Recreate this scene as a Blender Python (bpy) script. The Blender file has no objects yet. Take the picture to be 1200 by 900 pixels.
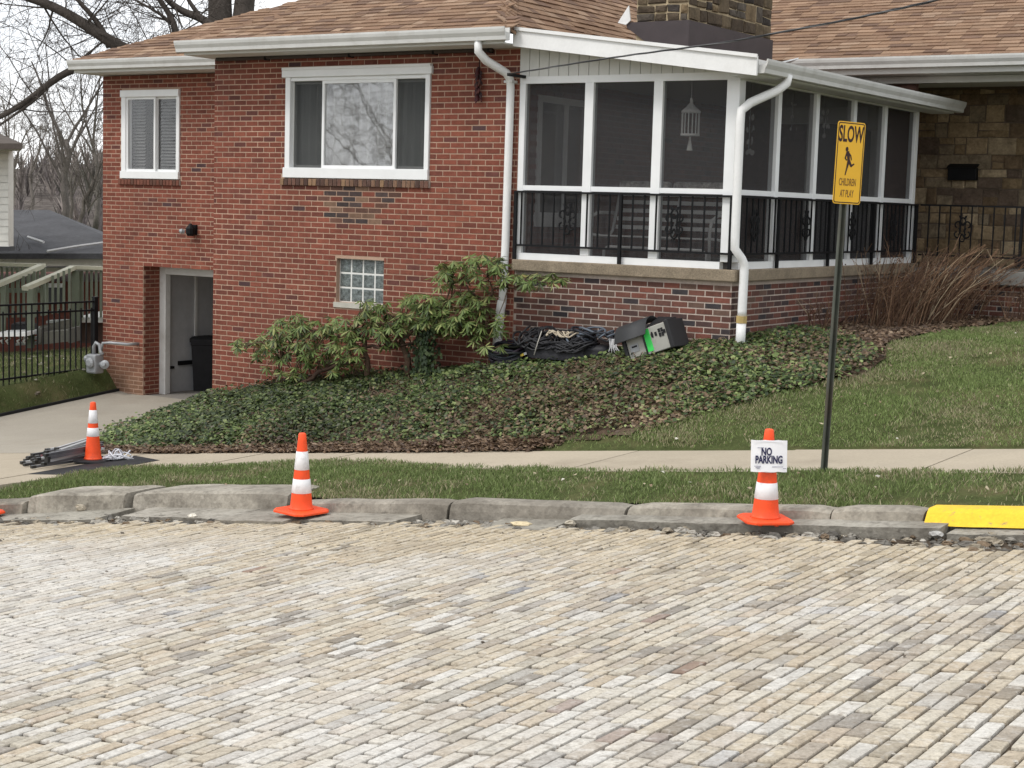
import bpy, math, random
import numpy as np
from mathutils import Vector, Matrix, noise as mnoise

C = bpy.context.scene.collection
sc = bpy.context.scene
rnd = random.Random(7)
R = np.random.default_rng(5)

# ------------------------------------------------------------------ camera
# world axes: X along the house front (right), Y away from the street, Z up; origin = porch corner at sill height
CAM = np.array([8.0136, -16.7856, 0.659])
CX = np.array([0.8354966496387138, 0.5487713274734581, 0.028202457082725917])
CU = np.array([-0.08310698473579861, 0.07546204619099538, 0.9936793792128283])
CF = np.array([-0.5431745368945493, 0.8325596133176811, -0.1086550171032391])
FPX = 1900.0
cam = bpy.data.cameras.new('camera'); camo = bpy.data.objects.new('camera', cam); C.objects.link(camo)
cam.sensor_width = 36.0; cam.lens = FPX / 1200 * 36; cam.clip_end = 3000; cam.clip_start = .1
mw = Matrix(((CX[0], CU[0], -CF[0], CAM[0]), (CX[1], CU[1], -CF[1], CAM[1]), (CX[2], CU[2], -CF[2], CAM[2]), (0, 0, 0, 1)))
camo.matrix_world = mw
sc.camera = camo

# ------------------------------------------------------------------ overcast sky, soft sun, exposure
w = bpy.data.worlds.new('World'); sc.world = w; w.use_nodes = True
nt = w.node_tree; N = nt.nodes; L = nt.links; N.clear()
SUN_EL, SUN_ROT = math.radians(52), math.radians(205)
sky = N.new('ShaderNodeTexSky'); sky.sky_type = 'NISHITA'; sky.sun_disc = False
sky.sun_elevation = SUN_EL; sky.sun_rotation = SUN_ROT
tc = N.new('ShaderNodeTexCoord')
mp = N.new('ShaderNodeMapping'); mp.inputs['Scale'].default_value = (1, 1, 2.2)
ns = N.new('ShaderNodeTexNoise'); ns.inputs['Scale'].default_value = 3.2; ns.inputs['Detail'].default_value = 6; ns.inputs['Roughness'].default_value = .55
cr = N.new('ShaderNodeValToRGB')
cr.color_ramp.elements[0].position = .33; cr.color_ramp.elements[0].color = (.80, .84, .90, 1)
cr.color_ramp.elements[1].position = .62; cr.color_ramp.elements[1].color = (1.0, 1.0, 1.0, 1)
ml = N.new('ShaderNodeVectorMath'); ml.operation = 'SCALE'; ml.inputs['Scale'].default_value = 11.0
mx = N.new('ShaderNodeMix'); mx.data_type = 'RGBA'; mx.inputs['Factor'].default_value = .93
bg = N.new('ShaderNodeBackground'); bg.inputs['Strength'].default_value = .1
ow = N.new('ShaderNodeOutputWorld')
L.new(tc.outputs['Generated'], mp.inputs[0]); L.new(mp.outputs[0], ns.inputs['Vector']); L.new(ns.outputs['Fac'], cr.inputs[0])
L.new(cr.outputs[0], ml.inputs[0]); L.new(sky.outputs[0], mx.inputs['A']); L.new(ml.outputs[0], mx.inputs['B'])
L.new(mx.outputs['Result'], bg.inputs[0]); L.new(bg.outputs[0], ow.inputs[0])
sl = bpy.data.lights.new('sun', 'SUN'); sl.energy = 1.35; sl.angle = math.radians(14); sl.color = (1, .96, .9)
so = bpy.data.objects.new('sun', sl); C.objects.link(so)
sd = Vector((math.sin(SUN_ROT) * math.cos(SUN_EL), math.cos(SUN_ROT) * math.cos(SUN_EL), math.sin(SUN_EL)))
so.rotation_euler = sd.to_track_quat('Z', 'Y').to_euler(); so.location = (0, -10, 30)
sc.view_settings.view_transform = 'Standard'; sc.view_settings.look = 'None'
sc.view_settings.exposure = 0.40; sc.view_settings.gamma = 1
sc.cycles.use_denoising = True
sc.cycles.max_bounces = 6; sc.cycles.diffuse_bounces = 3; sc.cycles.glossy_bounces = 3; sc.cycles.transparent_max_bounces = 12

# ------------------------------------------------------------------ measuring helpers (photo pixel -> point on a real plane)
def ray(px, py):
    return CX * ((px - 600) / FPX) - CU * ((py - 450) / FPX) + CF
def onv(px, py, v):          # point on the plane Y = v
    d = ray(px, py); return CAM + d * ((v - CAM[1]) / d[1])
def onu(px, py, u):          # point on the plane X = u
    d = ray(px, py); return CAM + d * ((u - CAM[0]) / d[0])
def onz(px, py, z):
    d = ray(px, py); return CAM + d * ((z - CAM[2]) / d[2])
def atd(px, py, dep):        # point at a distance along the view
    return CAM + ray(px, py) * dep
def proj(P):
    P = np.asarray(P, float); r = P - CAM
    d = r @ CF
    return np.stack([600 + FPX * (r @ CX) / d, 450 - FPX * (r @ CU) / d], -1)

# ------------------------------------------------------------------ object helpers
def tag(o, label=None, cat=None, group=None, kind=None):
    if label: o['label'] = label
    if cat: o['category'] = cat
    if group: o['group'] = group
    if kind: o['kind'] = kind
    return o
def empty(name, loc=(0, 0, 0), parent=None):
    o = bpy.data.objects.new(name, None); C.objects.link(o); o.empty_display_size = .2
    if parent is None: o.location = loc
    else: o.parent = parent; o.location = Vector(loc) - wloc(parent)
    return o
def wloc(o):
    p = Vector((0, 0, 0))
    while o is not None:
        p += o.location; o = o.parent
    return p
def thing(name, label, cat, loc, group=None):
    return tag(empty(name, loc), label, cat, group)

class MB:
    """collects faces in world coordinates and links them as ONE mesh"""
    def __init__(s): s.v = []; s.f = []; s.c = []; s.cc = (.5, .5, .5)
    def add(s, vs, fs, col=None):
        b = len(s.v); s.v.extend([tuple(map(float, p)) for p in vs])
        for f in fs: s.f.append(tuple(i + b for i in f)); s.c.append(col or s.cc)
        return s
    def box(s, x0, x1, y0, y1, z0, z1, col=None):
        v = [(x0, y0, z0), (x1, y0, z0), (x1, y1, z0), (x0, y1, z0), (x0, y0, z1), (x1, y0, z1), (x1, y1, z1), (x0, y1, z1)]
        return s.add(v, [(3, 2, 1, 0), (4, 5, 6, 7), (0, 1, 5, 4), (1, 2, 6, 5), (2, 3, 7, 6), (3, 0, 4, 7)], col)
    def bar(s, a, b, wd, h, up=(0, 0, 1), col=None):
        a = np.array(a, float); b = np.array(b, float); d = b - a; d /= np.linalg.norm(d)
        up = np.array(up, float); sx = np.cross(d, up); sx /= np.linalg.norm(sx); uz = np.cross(sx, d)
        vs = []
        for p in (a, b):
            for i, j in ((-1, -1), (1, -1), (1, 1), (-1, 1)): vs.append(p + sx * wd / 2 * i + uz * h / 2 * j)
        return s.add(vs, [(0, 1, 2, 3), (7, 6, 5, 4), (1, 0, 4, 5), (2, 1, 5, 6), (3, 2, 6, 7), (0, 3, 7, 4)], col)
    def tube(s, pts, rad, n=6, col=None, cap=True, flat=None):
        pts = np.array(pts, float); m = len(pts)
        rad = np.broadcast_to(np.array(rad, float), (m,)) if np.ndim(rad) == 0 or len(rad) == m else np.interp(np.linspace(0, 1, m), np.linspace(0, 1, len(rad)), rad)
        t = np.gradient(pts, axis=0); t /= np.linalg.norm(t, axis=1)[:, None] + 1e-9
        ref = np.array((0, 0, 1.)) if abs(t[0, 2]) < .9 else np.array((1., 0, 0))
        nrm = np.cross(t[0], ref); nrm /= np.linalg.norm(nrm)
        vs = []; an = np.arange(n) * 2 * math.pi / n + (math.pi / 4 if n == 4 else 0)
        for i in range(m):
            nrm = nrm - t[i] * (nrm @ t[i]); nrm /= np.linalg.norm(nrm) + 1e-9
            bn = np.cross(t[i], nrm)
            for a in an:
                vs.append(pts[i] + (nrm * math.cos(a) + bn * math.sin(a)) * rad[i])
        fs = [(i * n + k, i * n + (k + 1) % n, (i + 1) * n + (k + 1) % n, (i + 1) * n + k) for i in range(m - 1) for k in range(n)]
        if cap: fs += [tuple(range(n))[::-1], tuple((m - 1) * n + k for k in range(n))]
        return s.add(vs, fs, col)
    def lathe(s, c, prof, n=24, col=None, cap=True, axis=None, cols=None):
        """prof = [(r, h)...] about a vertical axis through c, or about `axis`"""
        c = np.array(c, float)
        ax = np.array(axis if axis is not None else (0, 0, 1.), float); ax /= np.linalg.norm(ax)
        ref = np.array((1., 0, 0)) if abs(ax[0]) < .9 else np.array((0, 1., 0))
        e1 = np.cross(ax, ref); e1 /= np.linalg.norm(e1); e2 = np.cross(ax, e1)
        vs = [c + ax * h + (e1 * math.cos(a) + e2 * math.sin(a)) * r for r, h in prof for a in np.arange(n) * 2 * math.pi / n]
        for i in range(len(prof) - 1):
            pass
        b = len(s.v); s.v.extend([tuple(p) for p in vs])
        for i in range(len(prof) - 1):
            cl = cols[i] if cols else (col or s.cc)
            for k in range(n):
                s.f.append((b + i * n + k, b + i * n + (k + 1) % n, b + (i + 1) * n + (k + 1) % n, b + (i + 1) * n + k)); s.c.append(cl)
        if cap:
            s.f.append(tuple(b + k for k in range(n))[::-1]); s.c.append(cols[0] if cols else (col or s.cc))
            s.f.append(tuple(b + (len(prof) - 1) * n + k for k in range(n))); s.c.append(cols[-1] if cols else (col or s.cc))
        return s
    def prism(s, poly, d, col=None):
        """planar polygon (list of 3-D points) pushed along d"""
        poly = [np.array(p, float) for p in poly]; d = np.array(d, float); n = len(poly)
        vs = poly + [p + d for p in poly]
        fs = [tuple(range(n))[::-1], tuple(range(n, 2 * n))] + [(i, (i + 1) % n, n + (i + 1) % n, n + i) for i in range(n)]
        return s.add(vs, fs, col)
    def build(s, name, mat, parent=None, smooth=False, bevel=0):
        me = bpy.data.meshes.new(name)
        off = Vector((0, 0, 0)) if parent is None else wloc(parent)
        loc = Vector((0, 0, 0))
        vs = np.array(s.v) if s.v else np.zeros((0, 3))
        if parent is None and len(vs):          # a mesh of its own: origin at its base
            loc = Vector(((vs[:, 0].min() + vs[:, 0].max()) / 2, (vs[:, 1].min() + vs[:, 1].max()) / 2, vs[:, 2].min())); off = loc
        if len(vs): vs = vs - np.array(off)
        me.from_pydata(vs.tolist(), [], s.f)
        a = me.attributes.new('col', 'FLOAT_COLOR', 'FACE')
        cc = np.ones((len(s.f), 4)); 
        if len(s.c): cc[:, :3] = np.array([c[:3] for c in s.c])
        a.data.foreach_set('color', cc.ravel())
        if smooth: me.polygons.foreach_set('use_smooth', [True] * len(s.f))
        me.materials.append(mat); me.update()
        o = bpy.data.objects.new(name, me); C.objects.link(o)
        o.parent = parent
        if parent is None: o.location = loc
        if bevel:
            m = o.modifiers.new('bevel', 'BEVEL'); m.width = bevel; m.segments = 2; m.limit_method = 'ANGLE'; m.angle_limit = .6
        return o

def dens(pts, k=.06):
    '''extra points close to every bend so that long straight runs stay evenly shaded'''
    pts = [np.array(p, float) for p in pts]; out = [pts[0]]
    for a, b in zip(pts, pts[1:]):
        L_ = np.linalg.norm(b - a)
        if L_ > 3 * k: out += [a + (b - a) * k / L_, b - (b - a) * k / L_]
        out.append(b)
    return out
def bulk(name, V, F, cols, mat, parent=None, smooth=False):
    """V (n,3), F (m,k) arrays, cols (m,3): one mesh quickly"""
    V = np.asarray(V, np.float32); F = np.asarray(F, np.int32); k = F.shape[1]
    me = bpy.data.meshes.new(name)
    me.vertices.add(len(V)); me.loops.add(F.size); me.polygons.add(len(F))
    off = np.array(wloc(parent)) if parent is not None else np.zeros(3)
    me.vertices.foreach_set('co', (V - off).astype(np.float32).ravel())
    me.loops.foreach_set('vertex_index', F.ravel())
    me.polygons.foreach_set('loop_start', np.arange(0, F.size, k, dtype=np.int32))
    me.polygons.foreach_set('loop_total', np.full(len(F), k, np.int32))
    if smooth: me.polygons.foreach_set('use_smooth', np.ones(len(F), bool))
    me.update(calc_edges=True)
    a = me.attributes.new('col', 'FLOAT_COLOR', 'FACE')
    cc = np.ones((len(F), 4), np.float32); cc[:, :3] = cols; a.data.foreach_set('color', cc.ravel())
    me.materials.append(mat)
    o = bpy.data.objects.new(name, me); C.objects.link(o); o.parent = parent
    return o

# ------------------------------------------------------------------ materials
def mat(name, col=(.5, .5, .5), rough=.8, src='const', n1=(0, 0), n2=(0, 0), bump=(0, 0), metal=0, spec=.4, tint=None, trans=0):
    """src: const colour, 'attr' = the mesh's own face colour, 'obj' = the object's colour; n1/n2 = (scale, amount) mottling;
    tint = (scale, colour, low, high) stains of another colour"""
    m = bpy.data.materials.new(name); m.use_nodes = True
    t = m.node_tree; n = t.nodes; l = t.links
    p = n['Principled BSDF']; p.inputs['Roughness'].default_value = rough; p.inputs['Metallic'].default_value = metal
    p.inputs['Specular IOR Level'].default_value = spec
    if src == 'attr':
        a = n.new('ShaderNodeAttribute'); a.attribute_name = 'col'; c = a.outputs['Color']
    elif src == 'obj':
        a = n.new('ShaderNodeObjectInfo'); c = a.outputs['Color']
    else:
        a = n.new('ShaderNodeRGB'); a.outputs[0].default_value = (*col, 1); c = a.outputs[0]
    g = n.new('ShaderNodeNewGeometry'); pos = g.outputs['Position']
    for sca, amt in (n1, n2):
        if amt:
            x = n.new('ShaderNodeTexNoise'); x.inputs['Scale'].default_value = sca; x.inputs['Detail'].default_value = 5; x.inputs['Roughness'].default_value = .6
            l.new(pos, x.inputs['Vector'])
            r = n.new('ShaderNodeMapRange'); r.inputs['From Min'].default_value = .28; r.inputs['From Max'].default_value = .72
            r.inputs['To Min'].default_value = 1 - amt; r.inputs['To Max'].default_value = 1 + amt
            l.new(x.outputs['Fac'], r.inputs['Value'])
            v = n.new('ShaderNodeVectorMath'); v.operation = 'SCALE'; l.new(c, v.inputs[0]); l.new(r.outputs[0], v.inputs['Scale']); c = v.outputs[0]
    for tn in ([] if tint is None else tint if isinstance(tint, list) else [tint]):
        x = n.new('ShaderNodeTexNoise'); x.inputs['Scale'].default_value = tn[0]; x.inputs['Detail'].default_value = 7; x.inputs['Roughness'].default_value = .62
        vm = n.new('ShaderNodeVectorMath'); vm.operation = 'ADD'; vm.inputs[1].default_value = (tn[2] * 31, tn[3] * 17, 5)
        l.new(pos, vm.inputs[0]); l.new(vm.outputs[0], x.inputs['Vector'])
        r = n.new('ShaderNodeMapRange'); r.inputs['From Min'].default_value = tn[2]; r.inputs['From Max'].default_value = tn[3]
        l.new(x.outputs['Fac'], r.inputs['Value'])
        if len(tn) > 4:
            q = n.new('ShaderNodeMath'); q.operation = 'MULTIPLY'; q.inputs[1].default_value = tn[4]; l.new(r.outputs[0], q.inputs[0]); fo = q.outputs[0]
        else: fo = r.outputs[0]
        k = n.new('ShaderNodeMix'); k.data_type = 'RGBA'; k.inputs['B'].default_value = (*tn[1], 1)
        l.new(fo, k.inputs['Factor']); l.new(c, k.inputs['A']); c = k.outputs['Result']
    l.new(c, p.inputs['Base Color'])
    if bump[1]:
        x = n.new('ShaderNodeTexNoise'); x.inputs['Scale'].default_value = bump[0]; x.inputs['Detail'].default_value = 6
        l.new(pos, x.inputs['Vector'])
        b = n.new('ShaderNodeBump'); b.inputs['Strength'].default_value = bump[1]; b.inputs['Distance'].default_value = .01
        l.new(x.outputs['Fac'], b.inputs['Height']); l.new(b.outputs[0], p.inputs['Normal'])
    if trans:      # thin leaves let some light through
        tr = n.new('ShaderNodeBsdfTranslucent'); l.new(c, tr.inputs[0]); ms = n.new('ShaderNodeMixShader'); ms.inputs[0].default_value = trans
        l.new(p.outputs[0], ms.inputs[1]); l.new(tr.outputs[0], ms.inputs[2]); l.new(ms.outputs[0], n['Material Output'].inputs[0])
    return m

def glass(name, refl, fk=.7, tint=(1, 1, 1)):
    m = bpy.data.materials.new(name); m.use_nodes = True; t = m.node_tree; n = t.nodes; l = t.links
    n.remove(n['Principled BSDF'])
    tr = n.new('ShaderNodeBsdfTransparent'); tr.inputs[0].default_value = (*tint, 1)
    gl = n.new('ShaderNodeBsdfGlossy'); gl.inputs['Roughness'].default_value = .02; gl.inputs[0].default_value = (1, 1, 1, 1)
    no = n.new('ShaderNodeTexNoise'); no.inputs['Scale'].default_value = 5; no.inputs['Detail'].default_value = 1
    g = n.new('ShaderNodeNewGeometry'); l.new(g.outputs['Position'], no.inputs['Vector'])
    b = n.new('ShaderNodeBump'); b.inputs['Strength'].default_value = .035; b.inputs['Distance'].default_value = .01; l.new(no.outputs['Fac'], b.inputs['Height']); l.new(b.outputs[0], gl.inputs['Normal'])
    lw = n.new('ShaderNodeLayerWeight'); lw.inputs['Blend'].default_value = .25
    ad = n.new('ShaderNodeMath'); ad.operation = 'MULTIPLY_ADD'; ad.inputs[1].default_value = fk; ad.inputs[2].default_value = refl; l.new(lw.outputs['Fresnel'], ad.inputs[0])
    ms = n.new('ShaderNodeMixShader'); l.new(ad.outputs[0], ms.inputs[0]); l.new(tr.outputs[0], ms.inputs[1]); l.new(gl.outputs[0], ms.inputs[2])
    l.new(ms.outputs[0], n['Material Output'].inputs[0]); return m
def screenmat(name, col, dens):
    """insect mesh: threads of a dark cloth with open holes between"""
    m = bpy.data.materials.new(name); m.use_nodes = True; t = m.node_tree; n = t.nodes; l = t.links
    p = n['Principled BSDF']; p.inputs['Base Color'].default_value = (*col, 1); p.inputs['Roughness'].default_value = .7
    tr = n.new('ShaderNodeBsdfTransparent'); ms = n.new('ShaderNodeMixShader'); ms.inputs[0].default_value = dens
    l.new(tr.outputs[0], ms.inputs[1]); l.new(p.outputs[0], ms.inputs[2]); l.new(ms.outputs[0], n['Material Output'].inputs[0]); return m

M = {}
M['brick'] = mat('brick', src='attr', rough=.88, tint=[(.7, (.085, .042, .034), .48, .8, .45), (5, (.30, .17, .12), .58, .8, .35)], n1=(9, .2), n2=(60, .14), bump=(90, .35), spec=.2)
M['brick_one'] = mat('brick_one', src='obj', rough=.88, tint=[(.7, (.085, .042, .034), .48, .8, .45), (5, (.30, .17, .12), .58, .8, .35)], n1=(9, .2), n2=(60, .14), bump=(90, .35), spec=.2)
M['mortar'] = mat('mortar', (.43, .295, .22), rough=.95, n1=(1.2, .22), n2=(40, .12), bump=(120, .3), spec=.1)
M['mortar_grey'] = mat('mortar_grey', (.45, .38, .33), rough=.95, n1=(1.5, .25), n2=(40, .15), bump=(120, .3), spec=.1)
M['white'] = mat('white_paint', (.78, .78, .77), rough=.5, n1=(3, .05), n2=(30, .03), tint=(2.5, (.5, .48, .44), .58, .9, .5))
M['white_dull'] = mat('white_dull_metal', (.60, .60, .58), rough=.5, n1=(2, .08), tint=(4, (.36, .34, .30), .5, .85, .6))
M['frame'] = mat('vinyl_white', (.80, .81, .81), rough=.45, n1=(4, .04))
M['soffit'] = mat('soffit', (.62, .62, .59), rough=.6, n1=(5, .05))
M['shingle'] = mat('shingle', src='attr', rough=.95, n1=(45, .18), n2=(3, .12), bump=(160, .5), spec=.15)
M['shingle_one'] = mat('shingle_one', src='obj', rough=.95, n1=(45, .18), n2=(3, .12), bump=(160, .5), spec=.15)
M['felt'] = mat('roof_felt', (.10, .065, .05), rough=.95)
M['stone'] = mat('wall_stone', src='attr', rough=.9, n1=(7, .35), n2=(30, .25), bump=(28, .9), spec=.15)
M['stone_one'] = mat('wall_stone_one', src='obj', rough=.9, n1=(7, .35), n2=(30, .25), bump=(28, .9), spec=.15)
M['stone_mortar'] = mat('stone_mortar', (.42, .34, .22), rough=.95, n1=(12, .2))
M['stone_mortar_dark'] = mat('stone_mortar_dark', (.13, .10, .075), rough=.95, n1=(12, .2))
M['concrete'] = mat('concrete', src='attr', rough=.92, n1=(1.6, .16), n2=(25, .22), bump=(26, 1.0), tint=[(1.7, (.12, .105, .085), .46, .66, .7), (11, (.10, .088, .072), .52, .70, .65)], spec=.2)
M['walk'] = mat('walk_concrete', src='attr', rough=.92, n1=(.9, .09), n2=(45, .1), bump=(120, .35), tint=[(.8, (.20, .16, .12), .55, .8, .5)], spec=.2)
M['sill'] = mat('sill_concrete', (.25, .205, .15), rough=.95, n1=(4, .25), n2=(80, .35), bump=(90, .7), spec=.1)
M['black'] = mat('black_iron', (.008, .008, .009), rough=.6, n1=(8, .2), spec=.2)
M['flash'] = mat('flashing_brown', (.055, .043, .045), rough=.55, n1=(4, .2), spec=.4)
M['screen'] = screenmat('insect_screen', (.046, .046, .048), .38)
M['screen2'] = screenmat('window_screen', (.05, .055, .055), .42)
M['pane'] = glass('window_pane', .02, .35)
M['pane_clear'] = glass('picture_pane', .125)
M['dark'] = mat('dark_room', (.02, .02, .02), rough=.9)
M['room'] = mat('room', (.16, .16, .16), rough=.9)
M['curtain'] = mat('curtain', (.44, .44, .42), rough=.9, n1=(3, .1), trans=.2)
M['blind'] = mat('blind_slat', (.15, .15, .147), rough=.6)
M['attr'] = mat('plain', src='attr', rough=.6, n1=(6, .08), n2=(40, .06))
M['attr_rough'] = mat('plain_rough', src='attr', rough=.9, n1=(6, .12), n2=(40, .12), bump=(50, .3), spec=.15)
M['attr_gloss'] = mat('plain_gloss', src='attr', rough=.35, n1=(6, .06))
M['bark'] = mat('bark', src='attr', rough=.95, n1=(3, .25), n2=(25, .25), bump=(30, .8), spec=.1)
M['leaf'] = mat('leaf', src='attr', rough=.5, n1=(30, .12), spec=.35, trans=.22)
M['grass'] = mat('grass', src='attr', rough=.7, spec=.2, trans=.25)
M['paver'] = mat('paver', src='attr', rough=.85, n1=(10, .16), n2=(75, .20), bump=(45, .8), spec=.25, tint=[(16, (.62, .60, .56), .53, .68, .5), (30, (.17, .135, .10), .52, .70, .6), (1.1, (.30, .25, .185), .52, .72, .5)])
M['paver_one'] = mat('paver_one', src='obj', rough=.85, n1=(10, .16), n2=(75, .20), bump=(45, .8), spec=.25, tint=[(16, (.62, .60, .56), .53, .68, .5), (30, (.17, .135, .10), .52, .70, .6), (1.1, (.30, .25, .185), .52, .72, .5)])
M['joint'] = mat('joint_sand', (.085, .066, .048), rough=.97, n1=(12, .3), n2=(1.3, .3), bump=(120, .8), spec=.1)
M['soil'] = mat('soil', (.085, .060, .042), rough=.98, n1=(14, .35), n2=(60, .3), bump=(40, 1.0), spec=.05, tint=(2, (.16, .125, .09), .5, .8, .7))
M['turf'] = mat('turf', (.062, .075, .028), rough=.95, n1=(3, .3), n2=(50, .35), bump=(60, 1.0), spec=.05, tint=(1.7, (.16, .125, .07), .5, .75, .75))
M['orange'] = mat('cone_orange', (.86, .085, .018), rough=.5, n1=(6, .08), n2=(60, .05), spec=.35, tint=[(9, (.30, .07, .035), .54, .8, .6), (40, (.16, .07, .05), .62, .75, .5)])
M['collar'] = mat('cone_collar', (.80, .79, .80), rough=.35, n1=(30, .05), tint=(12, (.36, .33, .31), .54, .8, .6))
M['yellow'] = mat('yellow_paint', (.78, .50, .03), rough=.75, n1=(5, .09), n2=(40, .08), bump=(50, .4), tint=[(18, (.26, .21, .12), .60, .72, .9), (3, (.52, .36, .05), .5, .8, .6)])
M['sign_yellow'] = mat('sign_yellow', (.80, .45, .022), rough=.42, n1=(3, .05), spec=.4)
M['ink'] = mat('sign_ink', (.03, .008, .008), rough=.6)
M['faded_ink'] = mat('faded_ink', (.20, .10, .02), rough=.6)
M['blue_ink'] = mat('blue_ink', (.02, .02, .07), rough=.7)
M['paper'] = mat('paper', (.82, .82, .84), rough=.45, n1=(4, .03))
M['post'] = mat('sign_post', (.10, .108, .09), rough=.5, metal=.5, n1=(5, .25), tint=(3, (.10, .08, .06), .5, .7, .7))
M['grey_steel'] = mat('grey_steel', (.33, .34, .35), rough=.5, metal=.3, n1=(6, .15))
M['rubble'] = mat('rubble', src='attr', rough=.95, n1=(20, .25), n2=(90, .2), bump=(70, .6), spec=.1)
M['rubber'] = mat('black_rubber', (.014, .014, .016), rough=.7, n1=(5, .3), spec=.3)
M['glassblock'] = mat('glass_block', (.12, .14, .138), rough=.15, n1=(16, .6), n2=(45, .5), bump=(20, 1.0), spec=.8)

# ================================================================== GROUND
G = .11                                        # the street climbs to the right
def zr(u): return -1.605 + G * (np.asarray(u, float) - 3.07)
UB = [-60, -30, -13.2, -12.6, -8.7, -8.3, -7.98, -6.71, -5.23, -3.46, -3.08, -1.73, -.59, 0, 2, 5, 12, 40]
ZB = [-4.6, -3.6, -2.62, -2.66, -2.66, -2.4, -2.16, -1.82, -1.63, -1.40, -1.26, -1.05, -.92, -.78, -.72, -.62, -.45, .4]
UV = [-13, -8.6, -8.0, -.3, .8, 4, 40]; VV = [2.3, 2.3, 0, 0, 1.2, 2.2, 2.6]
def lum(u, v, s=1.0, o=0.0):                     # gentle unevenness
    return np.array([mnoise.noise(Vector((a * s + o, b * s, o))) for a, b in zip(np.ravel(u), np.ravel(v))]).reshape(np.shape(u))
def H(u, v, bumps=True):
    u = np.asarray(u, float); v = np.asarray(v, float)
    zf = zr(u) + .20; zb = np.interp(u, UB, ZB); vb = np.interp(u, UV, VV)
    t = np.clip((v + 2.88) / (vb + 2.88), 0, 1)
    pw = np.interp(u, [-9, -7, 0, 3, 8], [1.0, 1.15, 1.35, 1.5, 1.5])
    e = 1 - (1 - t) ** pw
    z = zf + (zb - zf) * e
    z = np.where(v < -2.88, zr(u) + np.interp(v, [-5.95, -5.72, -5.45, -4.5], [.085, .10, .14, .18]) + .018 * np.clip((-1.1 - u) / .15, 0, 1) * np.clip((-4.4 - v) / .5, 0, 1) * np.clip((u + 3.2) / 1.2, 0.4, 1), z)
    # bank between the driveway and the neighbour's fence
    bank = np.clip((-12.3 - u) / .35, 0, 1) * np.clip((v + 2.7) / 1.5, 0, 1)
    z = z + bank * .42
    z = z - .035 * np.clip((-4.1 - u) / .2, 0, 1) * np.clip((-5 - v) / .5, 0, 1)
    far = np.clip((-15 - u) / 25, 0, 1); z = z - far * 1.2
    return z
def hit(px, py, off=0.0, t0=9, t1=45):
    """ray from the camera to the ground"""
    d = ray(px, py); ts = np.arange(t0, t1, .04)
    P = CAM[None] + d[None] * ts[:, None]
    below = P[:, 2] < H(P[:, 0], P[:, 1]) + off
    k = int(np.argmax(below)) if below.any() else len(ts) - 1
    return P[k]
def inpoly(pts, poly):
    pts = np.asarray(pts); x, y = pts[..., 0], pts[..., 1]; ins = np.zeros(x.shape, bool); n = len(poly)
    for i in range(n):
        (x1, y1), (x2, y2) = poly[i], poly[(i + 1) % n]
        c = ((y1 > y) != (y2 > y)) & (x < (x2 - x1) * (y - y1) / ((y2 - y1) or 1e-9) + x1); ins ^= c
    return ins

def grid_sheet(name, us, vs, zf, m, keep=None, parent=None):
    U, V = np.meshgrid(us, vs); Z = zf(U, V); n, k = U.shape
    P = np.stack([U, V, Z], -1).reshape(-1, 3)
    I = np.arange(n * k).reshape(n, k)
    F = np.stack([I[:-1, :-1], I[:-1, 1:], I[1:, 1:], I[1:, :-1]], -1).reshape(-1, 4)
    if keep is not None:
        c = P[F].mean(1); F = F[keep(c)]
        used = np.unique(F); mp_ = np.full(len(P), -1); mp_[used] = np.arange(len(used)); P = P[used]; F = mp_[F]
    o = bulk(name, P, F, np.full((len(F), 3), .5), m, parent, True)
    return o

# far ground, one sheet out to the horizon (downhill behind the house)
def zfar(U, V):
    d = np.hypot(U, V)
    base = np.minimum(zr(np.clip(U, -60, 30)), -.6) - .35
    drop = np.clip((V - 14) / 60, 0, 1) * 5 + np.clip((-U - 30) / 60, 0, 1) * 1.5
    return base - drop - np.clip((-20 - V) / 6, 0, 1) * 0
us = np.concatenate([-np.geomspace(900, 14, 34), np.linspace(-13, 24, 24), np.geomspace(26, 900, 24)])
vs = np.concatenate([-np.geomspace(500, 20, 16), np.linspace(-19, 30, 30), np.geomspace(33, 1200, 26)])
tag(grid_sheet('ground', us, vs, zfar, M['turf']), kind='structure')

# ---------------- lawn terrain (everything behind the kerb except where the house and the pavement stand)
def vfront(u): return np.interp(u, [-9, -5.72, -5.3, -3.67, -2.4, -1.0, 0.8, 30], [-6.3, -5.75, -4.35, -3.92, -3.62, -4.12, -4.36, -4.38])
def bend(u): return np.maximum(0, -3.0 - np.asarray(u, float)) * .30
def lawn_keep(c):
    u, v = c[:, 0], c[:, 1]
    house = (v > .12) & (u > -7.9) & (u < -.12) | (v > 2.45) & (u > -12.6) & (u < -.1) | (v > 6.0) & (u >= -.2)
    walk = (v > vfront(u) + .04) & (v < -2.95) | (v < -4.2) & (u < -9)
    bk = np.where(u < -4.15, -5.72, np.where(u < -1.35, -5.60, -5.76)) - bend(u)
    drive = (v < bk) | (u > -12.3) & (u < -8.65) & (v > -3) & (v < 2.6)
    return ~(house | walk | drive)
us = np.concatenate([np.linspace(-46, -16, 30), np.arange(-15.8, 12.2, .12), np.linspace(12.5, 40, 30)])
vs = np.concatenate([np.arange(-7.4, -5.92, .12), np.arange(-5.9, 6.3, .12), np.linspace(6.6, 26, 24)])
lawn_o = tag(grid_sheet('lawn', us, vs, lambda U, V: H(U, V) + .02 * lum(U, V, .9) + np.where(V < -4.4, .006, 0), M['turf'], lawn_keep), kind='structure')
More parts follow.
